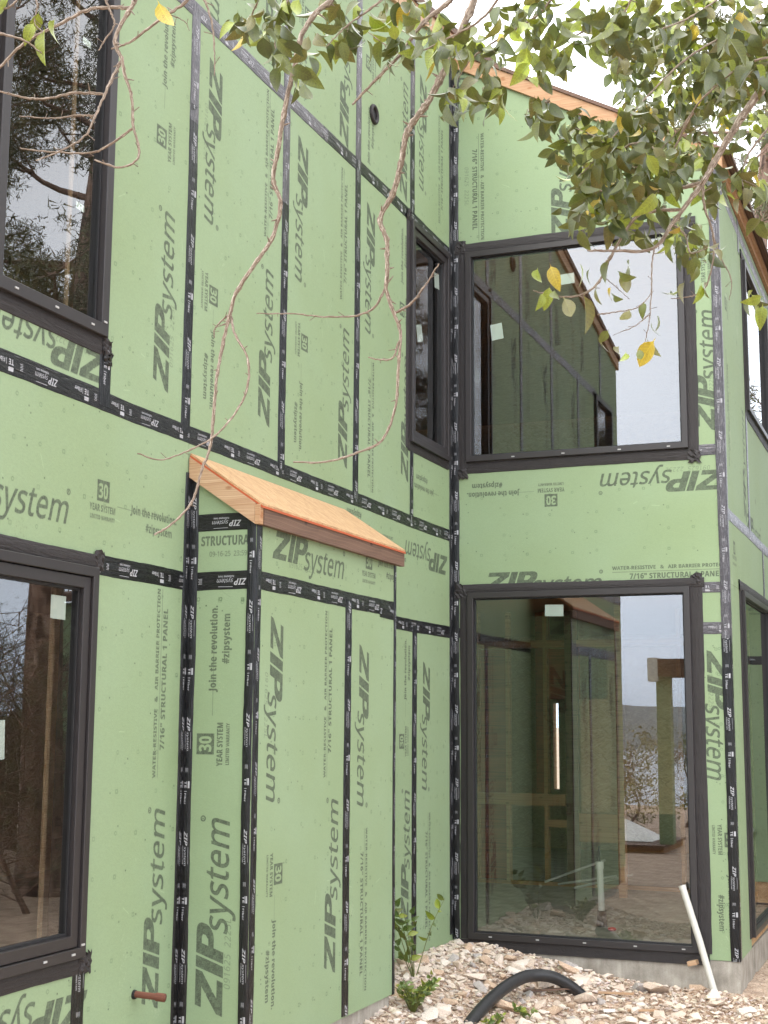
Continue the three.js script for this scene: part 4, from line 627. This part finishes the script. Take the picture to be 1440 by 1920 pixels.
  for (const [x, y, d, r] of [[640, -60, 3.3, 0.0088], [905, -60, 3.5, 0.0125], [870, -40, 3.2, 0.0085], [262, -40, 2.7, 0.006], [372, -30, 2.8, 0.005], [1520, 60, 3.3, 0.0135]]) limb(at(x, y, d), 0.035, r * 0.9);
  // leaves: clusters with their sighted centre, spread and number
  const clusters = [[455, 45, 24, 9], [510, 18, 30, 10], [520, 70, 26, 9], [535, 105, 24, 9], [590, 85, 22, 4], [560, 145, 14, 3], [620, 20, 30, 10], [655, 65, 30, 8], [700, 30, 34, 10], [738, 92, 28, 10], [765, 40, 36, 12], [815, 30, 34, 10], [830, 85, 26, 8], [865, 70, 34, 12], [905, 100, 36, 14], [920, 145, 28, 9], [850, 190, 24, 9], [900, 168, 22, 6], [930, 192, 18, 6], [950, 40, 40, 10],
    [1000, 20, 42, 22], [1020, 100, 32, 16], [1060, 8, 46, 12], [1140, 50, 40, 26], [1200, 40, 56, 48], [1170, 112, 34, 24], [1240, 90, 58, 66], [1330, 60, 80, 110], [1400, 120, 60, 100], [1280, 160, 56, 58], [1335, 210, 64, 70], [1200, 172, 34, 20], [1018, 212, 28, 14], [1090, 245, 38, 32], [1130, 265, 38, 34], [1190, 240, 44, 36], [1240, 272, 46, 40], [1160, 310, 52, 46], [1092, 318, 26, 24], [1230, 322, 52, 40], [1130, 372, 46, 34], [1190, 400, 46, 30], [1270, 430, 36, 26], [1320, 470, 20, 7], [1400, 335, 44, 12], [1330, 350, 26, 8], [1080, 400, 24, 10], [1060, 285, 20, 9], [1420, 30, 40, 40], [1300, 300, 40, 18], [1430, 230, 26, 14], [1425, 345, 24, 9], [1432, 420, 14, 4], [1420, 560, 16, 4], [1390, 100, 60, 40], [1180, 60, 50, 24]];
  const list = []; // [position, size, material]
  const mix = () => { const k = rnd(); return k < 0.3 ? 0 : k < 0.55 ? 1 : k < 0.74 ? 2 : k < 0.84 ? 3 : k < 0.985 ? 4 : 5; };
  for (const [x, y, s, n] of clusters) { const d0 = x > 990 ? rr(3.0, 4.7) : rr(3.0, 3.7); for (let i = 0; i < n * (x > 1100 ? 1.7 : 1.5); i++) { const a = rr(0, 6.28), q = Math.sqrt(rnd()) * s * 1.15; list.push([at(x + Math.cos(a) * q, y + Math.sin(a) * q, d0 + rr(-0.25, 0.25)), rr(0.75, 1.3), mix()]); } }
  const single = [[1008, 505, 1, 4], [1033, 500, 1.05, 5], [1087, 495, 1.1, 4], [1030, 540, 0.9, 4], [1018, 552, 0.9, 4], [1040, 545, 0.8, 1], [1058, 560, 1.1, 3], [1095, 555, 1.5, 3], [1120, 535, 1.1, 3], [1145, 540, 0.8, 5], [1150, 552, 0.8, 1], [1180, 512, 1.2, 3], [1160, 510, 1, 1], [1180, 582, 0.9, 3], [1208, 568, 0.7, 1], [1232, 592, 0.7, 1], [1222, 605, 0.7, 1], [1140, 620, 0.8, 1], [1128, 630, 0.8, 3], [1160, 650, 0.8, 3], [1173, 662, 0.9, 4], [1198, 655, 0.6, 1], [1225, 640, 1.4, 5], [1215, 640, 1, 3], [1258, 545, 0.7, 2], [1315, 535, 1, 4], [1308, 500, 0.7, 1], [1283, 530, 0.9, 3], [1325, 530, 1, 3], [72, 25, 0.9, 4], [62, 45, 0.9, 4], [83, 58, 1.1, 4], [102, 38, 0.9, 4], [15, 0, 0.8, 4], [298, 6, 1.1, 5], [805, 92, 1.5, 5], [560, 0, 1.1, 4], [1175, 490, 1.2, 1], [1105, 505, 0.8, 0], [1140, 490, 0.9, 0], [1270, 545, 0.7, 1], [565, 128, 1.2, 1], [575, 95, 1.1, 3], [590, 70, 1.1, 3]];
  for (const [x, y, s, m] of single) list.push([at(x, y, x < 400 ? 2.6 : rr(2.95, 3.2)), s * 1.05, m, 1]);
  for (const c of curves.slice(-14)) for (let i = 0; i < 9; i++) list.push([c.getPoint(rr(0.15, 1)).add(V(rr(-0.02, 0.02), rr(-0.02, 0.01), rr(-0.02, 0.02))), rr(0.7, 1.1), mix()]);
  list.sort((a, b) => (b[3] ? 1 : 0) - (a[3] ? 1 : 0) || b[1] / b[0].distanceTo(camera.position) - a[1] / a[0].distanceTo(camera.position));
  const rest = leafMats.map(() => []), dummy = new THREE.Object3D();
  list.forEach(([p, s, m, one], i) => {
    if (i < 296) { const k = put('leaf', leafGeos[(rnd() * 4) | 0], leafMats[m], t); leafPose(k, p, s, one ? 1.1 : 0.75); } else { leafPose(dummy, p, s); dummy.updateMatrix(); rest[m].push(leafGeos[(rnd() * 4) | 0].clone().applyMatrix4(dummy.matrix)); }
  });
  { // the many smaller leaves, joined; one colour group per kind of leaf
    const geos = [], mats = []; rest.forEach((r, m) => { if (r.length) { geos.push(mergeGeometries(r)); mats.push(leafMats[m]); } });
    stuff(put('foliage', mergeGeometries(geos, true), mats, t));
  }
}
// evergreen trees: trunk, limbs and sprays of fine needles
const sprayGeo = (() => { seed = 700; const pos = [], idx = []; for (let k = 0; k < 26; k++) { const o = V(rr(-0.5, 0.5), rr(-0.4, 0.4), rr(-0.5, 0.5)), d = V(rr(-1, 1), rr(-0.7, 1), rr(-1, 1)).normalize().multiplyScalar(rr(0.25, 0.55)), s = V(rr(-1, 1), rr(-1, 1), rr(-1, 1)).cross(d).normalize().multiplyScalar(rr(0.02, 0.05)), b = pos.length / 3; pos.push(...o.clone().add(s).toArray(), ...o.clone().sub(s).toArray(), ...o.clone().add(d).toArray()); idx.push(b, b + 1, b + 2); } const g = new THREE.BufferGeometry(); g.setAttribute('position', new THREE.Float32BufferAttribute(pos, 3)); g.setIndex(idx); g.computeVertexNormals(); return g; })();
const needleMat = new THREE.MeshPhysicalMaterial({ color: lin(0.085, 0.10, 0.045), roughness: 0.8, transmission: 0.25, thickness: 0, side: THREE.DoubleSide });
function evergreen(name, label, x, z, h, r0, o = {}) {
  seed = o.seed ?? 800; const y0 = groundHeight(x, z) - 0.1, t = group(name, scene, V(x, y0, z)); tag(t, label, 'tree', o.group ? { group: o.group } : {});
  const lean = o.lean ?? [0.4, 0.2], sp = [], trunkAt = (k) => V(lean[0] * k * k * 2 + 0.12 * Math.sin(k * 7 + x), h * k, lean[1] * k * 2 + 0.1 * Math.cos(k * 6 + z));
  const pts = [], rad = []; for (let i = 0; i <= 16; i++) { pts.push(trunkAt(i / 16)); rad.push(r0 * Math.pow(1 - i / 17, 0.8) * (i === 0 ? 1.35 : 1)); }
  put('trunk', tube(pts, rad, 12), M.bark, t);
  const limbs = []; const n = o.limbs ?? 26, R = o.spread ?? 2.6;
  for (let k = 0; k < n; k++) {
    const f = (o.low ?? 0.2) + (0.96 - (o.low ?? 0.2)) * (k + rnd()) / n, a = k * 2.4 + rr(-0.4, 0.4), len = R * (1.05 - f * 0.75) * rr(0.7, 1.15), s = trunkAt(f), d = V(Math.cos(a), rr(0.1, 0.5), Math.sin(a));
    const p = [s, s.clone().addScaledVector(d, len * 0.35), s.clone().addScaledVector(d, len * 0.7).add(V(0, rr(-0.1, 0.25), 0)), s.clone().addScaledVector(d, len).add(V(rr(-0.2, 0.2), rr(-0.2, 0.5), rr(-0.2, 0.2)))];
    const lr = r0 * 0.3 * (1 - f * 0.6); limbs.push(tube(p, [lr, lr * 0.7, lr * 0.45, 0.008], 6, 8));
    for (let j = 0; j < 6; j++) { const q0 = p[1 + (j % 3)].clone().lerp(p[Math.min(3, 2 + (j % 3))], rnd()), q1 = q0.clone().add(V(rr(-0.6, 0.6), rr(-0.25, 0.6), rr(-0.6, 0.6))); limbs.push(tube([q0, q1], [lr * 0.28 + 0.004, 0.003], 4)); sp.push(q1, q0.clone().lerp(q1, 0.6)); }
    for (let j = 0; j < (o.dense ?? 10); j++) sp.push(p[1].clone().lerp(p[3], Math.pow(rnd(), 0.6)).add(V(rr(-0.35, 0.35), rr(-0.25, 0.35), rr(-0.35, 0.35))));
  }
  put('limbs', mergeGeometries(limbs), M.bark, t);
  const K = o.mult ?? 3, im = new THREE.InstancedMesh(o.leaf ?? sprayGeo, o.mat ?? needleMat, sp.length * K), m = new THREE.Matrix4(), e = new THREE.Euler(), q = new THREE.Quaternion(), col = new THREE.Color();
  for (let i = 0; i < sp.length * K; i++) { e.set(rr(0, 6.28), rr(0, 6.28), rr(0, 6.28)); q.setFromEuler(e); const s = rr(0.22, 0.5) * (o.size ?? 1); m.compose(sp[i % sp.length].clone().add(V(rr(-0.22, 0.22), rr(-0.2, 0.2), rr(-0.22, 0.22))), q, V(s, s, s)); im.setMatrixAt(i, m); const b = rr(0.6, 1.35), w = rr(0, 0.5); im.setColorAt(i, col.setRGB(b * (1 + w), b * (1 + w * 0.3), b)); }
  im.name = 'crown'; im.castShadow = im.receiveShadow = true; stuff(im); t.add(im); return t;
}
const rightTrees = [['thick leaning juniper mirrored in the tall left window', 6.0, -2.8, 13, 0.27, { seed: 811, lean: [-0.1, -0.3], low: 0.3, spread: 3.2, limbs: 30, dense: 4 }], ['bushy juniper beyond the low rear wing', 7.0, -10.5, 12, 0.2, { seed: 829, spread: 2.6, limbs: 26, dense: 5 }], ['tall juniper highest on the slope past the fence', 11.5, -8, 16, 0.26, { seed: 831, spread: 3.4, limbs: 30, dense: 4 }], ['short juniper nearest the side window', 8.4, -1.6, 9, 0.14, { seed: 833, spread: 2.2, limbs: 24 }]];
for (const [l, x, z, h, r, o] of rightTrees) evergreen('juniper_tree', l, x, z, h, r, { ...o, mult: 7, size: 0.62, group: 'junipers right of the house' });
for (const [l, x, z, h, r, o] of [['tall juniper seen above the return wing roof', 0.9, -14, 16.5, 0.3, { seed: 841, spread: 3.6, limbs: 34, dense: 3 }]]) evergreen('juniper_tree', l, x, z, h, r, { ...o, group: 'junipers behind the house' });
for (const [l, x, z, h, sd] of [['bare thicket nearest the side window on the slope', 5.3, -1.6, 2.6, 871], ['bare thicket at the foot of the thick leaning juniper', 6.4, -3.6, 3.2, 873], ['bare thicket in front of the plank fence', 7.3, -4.6, 3.0, 875]]) evergreen('thicket', l, x, z, h, 0.035, { seed: sd, limbs: 46, low: 0.08, spread: 1.5, dense: 0, size: 0.18, group: 'bare thickets on the slope' });
for (const [l, x, z, h, r, o] of [['juniper behind the viewer mirrored in the narrow upper casement', 8.5, 21, 13, 0.25, { seed: 851, spread: 3.2, limbs: 34 }], ['juniper farther behind the viewer on the right', 5.5, 26, 14, 0.25, { seed: 853, spread: 3.4, limbs: 34 }]]) evergreen('juniper_tree', l, x, z, h, r, { ...o, group: 'junipers behind the viewer' });
// broadleaf bushes toward the lake, mirrored in the ground floor window
const bushLeaf = (() => { const q = []; seed = 760; for (let k = 0; k < 16; k++) { const g = leafGeo(0.22, 0.13, 0.3, 0.3); g.applyMatrix4(new THREE.Matrix4().compose(V(rr(-0.5, 0.5), rr(-0.5, 0.5), rr(-0.5, 0.5)), new THREE.Quaternion().setFromEuler(new THREE.Euler(rr(0, 6), rr(0, 6), rr(0, 6))), V(1, 1, 1))); q.push(g); } return mergeGeometries(q); })();
for (const [l, x, z, h, r, o] of [['young bush at the near corner of the deck', -1.75, 15.5, 1.2, 0.03, { seed: 861, spread: 0.45 }], ['thicker bush behind the deck post', -1.0, 17.5, 1.7, 0.035, { seed: 863, spread: 0.5 }], ['small tree past the left wing corner', -2.2, 12.6, 3.2, 0.05, { seed: 865, spread: 0.75, low: 0.6 }], ['low bush on the bank below the deck', -3.2, 21, 1.3, 0.03, { seed: 867, spread: 0.6 }]]) evergreen('bush', l, x, z, h, r, { ...o, low: o.low ?? 0.12, limbs: 9, dense: 0, mult: 1, leaf: bushLeaf, size: 0.6, lean: [0.05, 0.05], mat: new THREE.MeshPhysicalMaterial({ color: lin(0.17, 0.20, 0.07), roughness: 0.7, transmission: 0.3, thickness: 0, side: THREE.DoubleSide }), group: 'bushes toward the lake' });
{ // lakeside deck with post and eave, mirrored in the ground floor window
  const d = group('lake_deck', scene, V(-0.9, -0.3, 12)); tag(d, 'low wooden deck with a white cover and a green roof post', 'deck');
  for (let k = 0; k < 7; k++) put('deck_plank', box(-1.2 + k * 0.25, -0.97 + k * 0.25, 0.02, 0.06, -0.6, 1.4), M.brownBoard, d);
  put('skirt', box(-1.15, 0.5, -0.5, 0.018, -0.55, 1.3), M.stud, d);
  const cover = new THREE.ConeGeometry(1.0, 0.32, 4, 1, true); cover.rotateY(Math.PI / 4); cover.scale(0.75, 1, 0.75); cover.translate(-0.3, 0.23, 0.5); put('white_cover', cover, M.white, d);
  put('post', box(0.40, 0.62, 0.06, 2.72, -0.3, -0.06), B.S, d); put('eave', box(0.45, 1.6, 2.722, 3.0, -0.4, 0.5), M.brownBoard, d); put('white_panel', box(0.28, 0.45, 2.64, 3.02, -0.39, -0.05), M.white, d);
}
{ // plank fence up the slope, mirrored in the lower left window
  const f = group('plank_fence', scene, V(8.6, 0, -6)); tag(f, 'brown weathered plank fence on the slope right of the house', 'fence'); f.rotation.y = -0.55; seed = 881;
  for (let k = 0; k < 44; k++) { const x = -4.4 + k * 0.2; put('plank', box(x, x + 0.185, -0.6, 1.75 + rr(-0.04, 0.04), -0.012 + rr(-0.006, 0.006), 0.012), M.brownBoard, f); }
  for (const y of [0.2, 1.3]) put('rail', box(-4.4, 4.4, y, y + 0.09, 0.02, 0.06), M.brownBoard, f);
}
{ // weeds along the foot of the wall
  const weed = (name, label, base, n, size, lean, mat, sd) => { seed = sd; const p = group(name, scene, base); tag(p, label, 'plant');
    for (let k = 0; k < n; k++) { const a = rr(0, 6.28), h = rr(0.55, 1) * size, tip = V(Math.cos(a) * h * lean, h, Math.sin(a) * h * lean), mid = tip.clone().multiplyScalar(0.55).add(V(0, h * 0.1, 0)); put('stalk', tube([V(0, -0.02, 0), mid, tip], [0.004, 0.003, 0.0015], 5, 6), leafMats[1], p);
      for (let j = 0; j < 7; j++) { const t = rr(0.3, 1), q = (t < 0.55 ? V(0, 0, 0).lerp(mid, t / 0.55) : mid.clone().lerp(tip, (t - 0.55) / 0.45)), l = put('leaf', leafGeos[j % 4], mat[(rnd() * mat.length) | 0], p); l.position.copy(q); const d = V(rr(-1, 1), rr(-0.1, 0.6), rr(-1, 1)).normalize(); l.quaternion.setFromUnitVectors(Y, d); l.scale.setScalar(rr(0.6, 1.1) * (size > 0.3 ? 1.7 : 0.9)); } } return p; };
  const fresh = [leafMats[4], leafMat(0.26, 0.34, 0.10), leafMat(0.16, 0.24, 0.06)];
  weed('weed', 'pale green low weed at the foot of the bump-out', V(0.5, groundHeight(0.5, 2.28), 2.28), 30, 0.22, 0.8, fresh, 891);
  weed('weed', 'tiny weed right of the pale green low weed', V(0.95, groundHeight(0.95, 2.0), 2.0), 5, 0.1, 0.9, fresh, 895);
  weed('weed', 'tiny weed in the dirt under the hose', V(1.1, groundHeight(1.1, 1.7), 1.7), 5, 0.09, 0.9, fresh, 896);
  weed('sapling', 'leafy sapling growing at the far corner of the bump-out', V(0.26, groundHeight(0.26, 1.6), 1.6), 7, 0.56, 0.6, [leafMats[1], leafMats[4], fresh[2]], 893);
}
renderer.render(scene, camera);
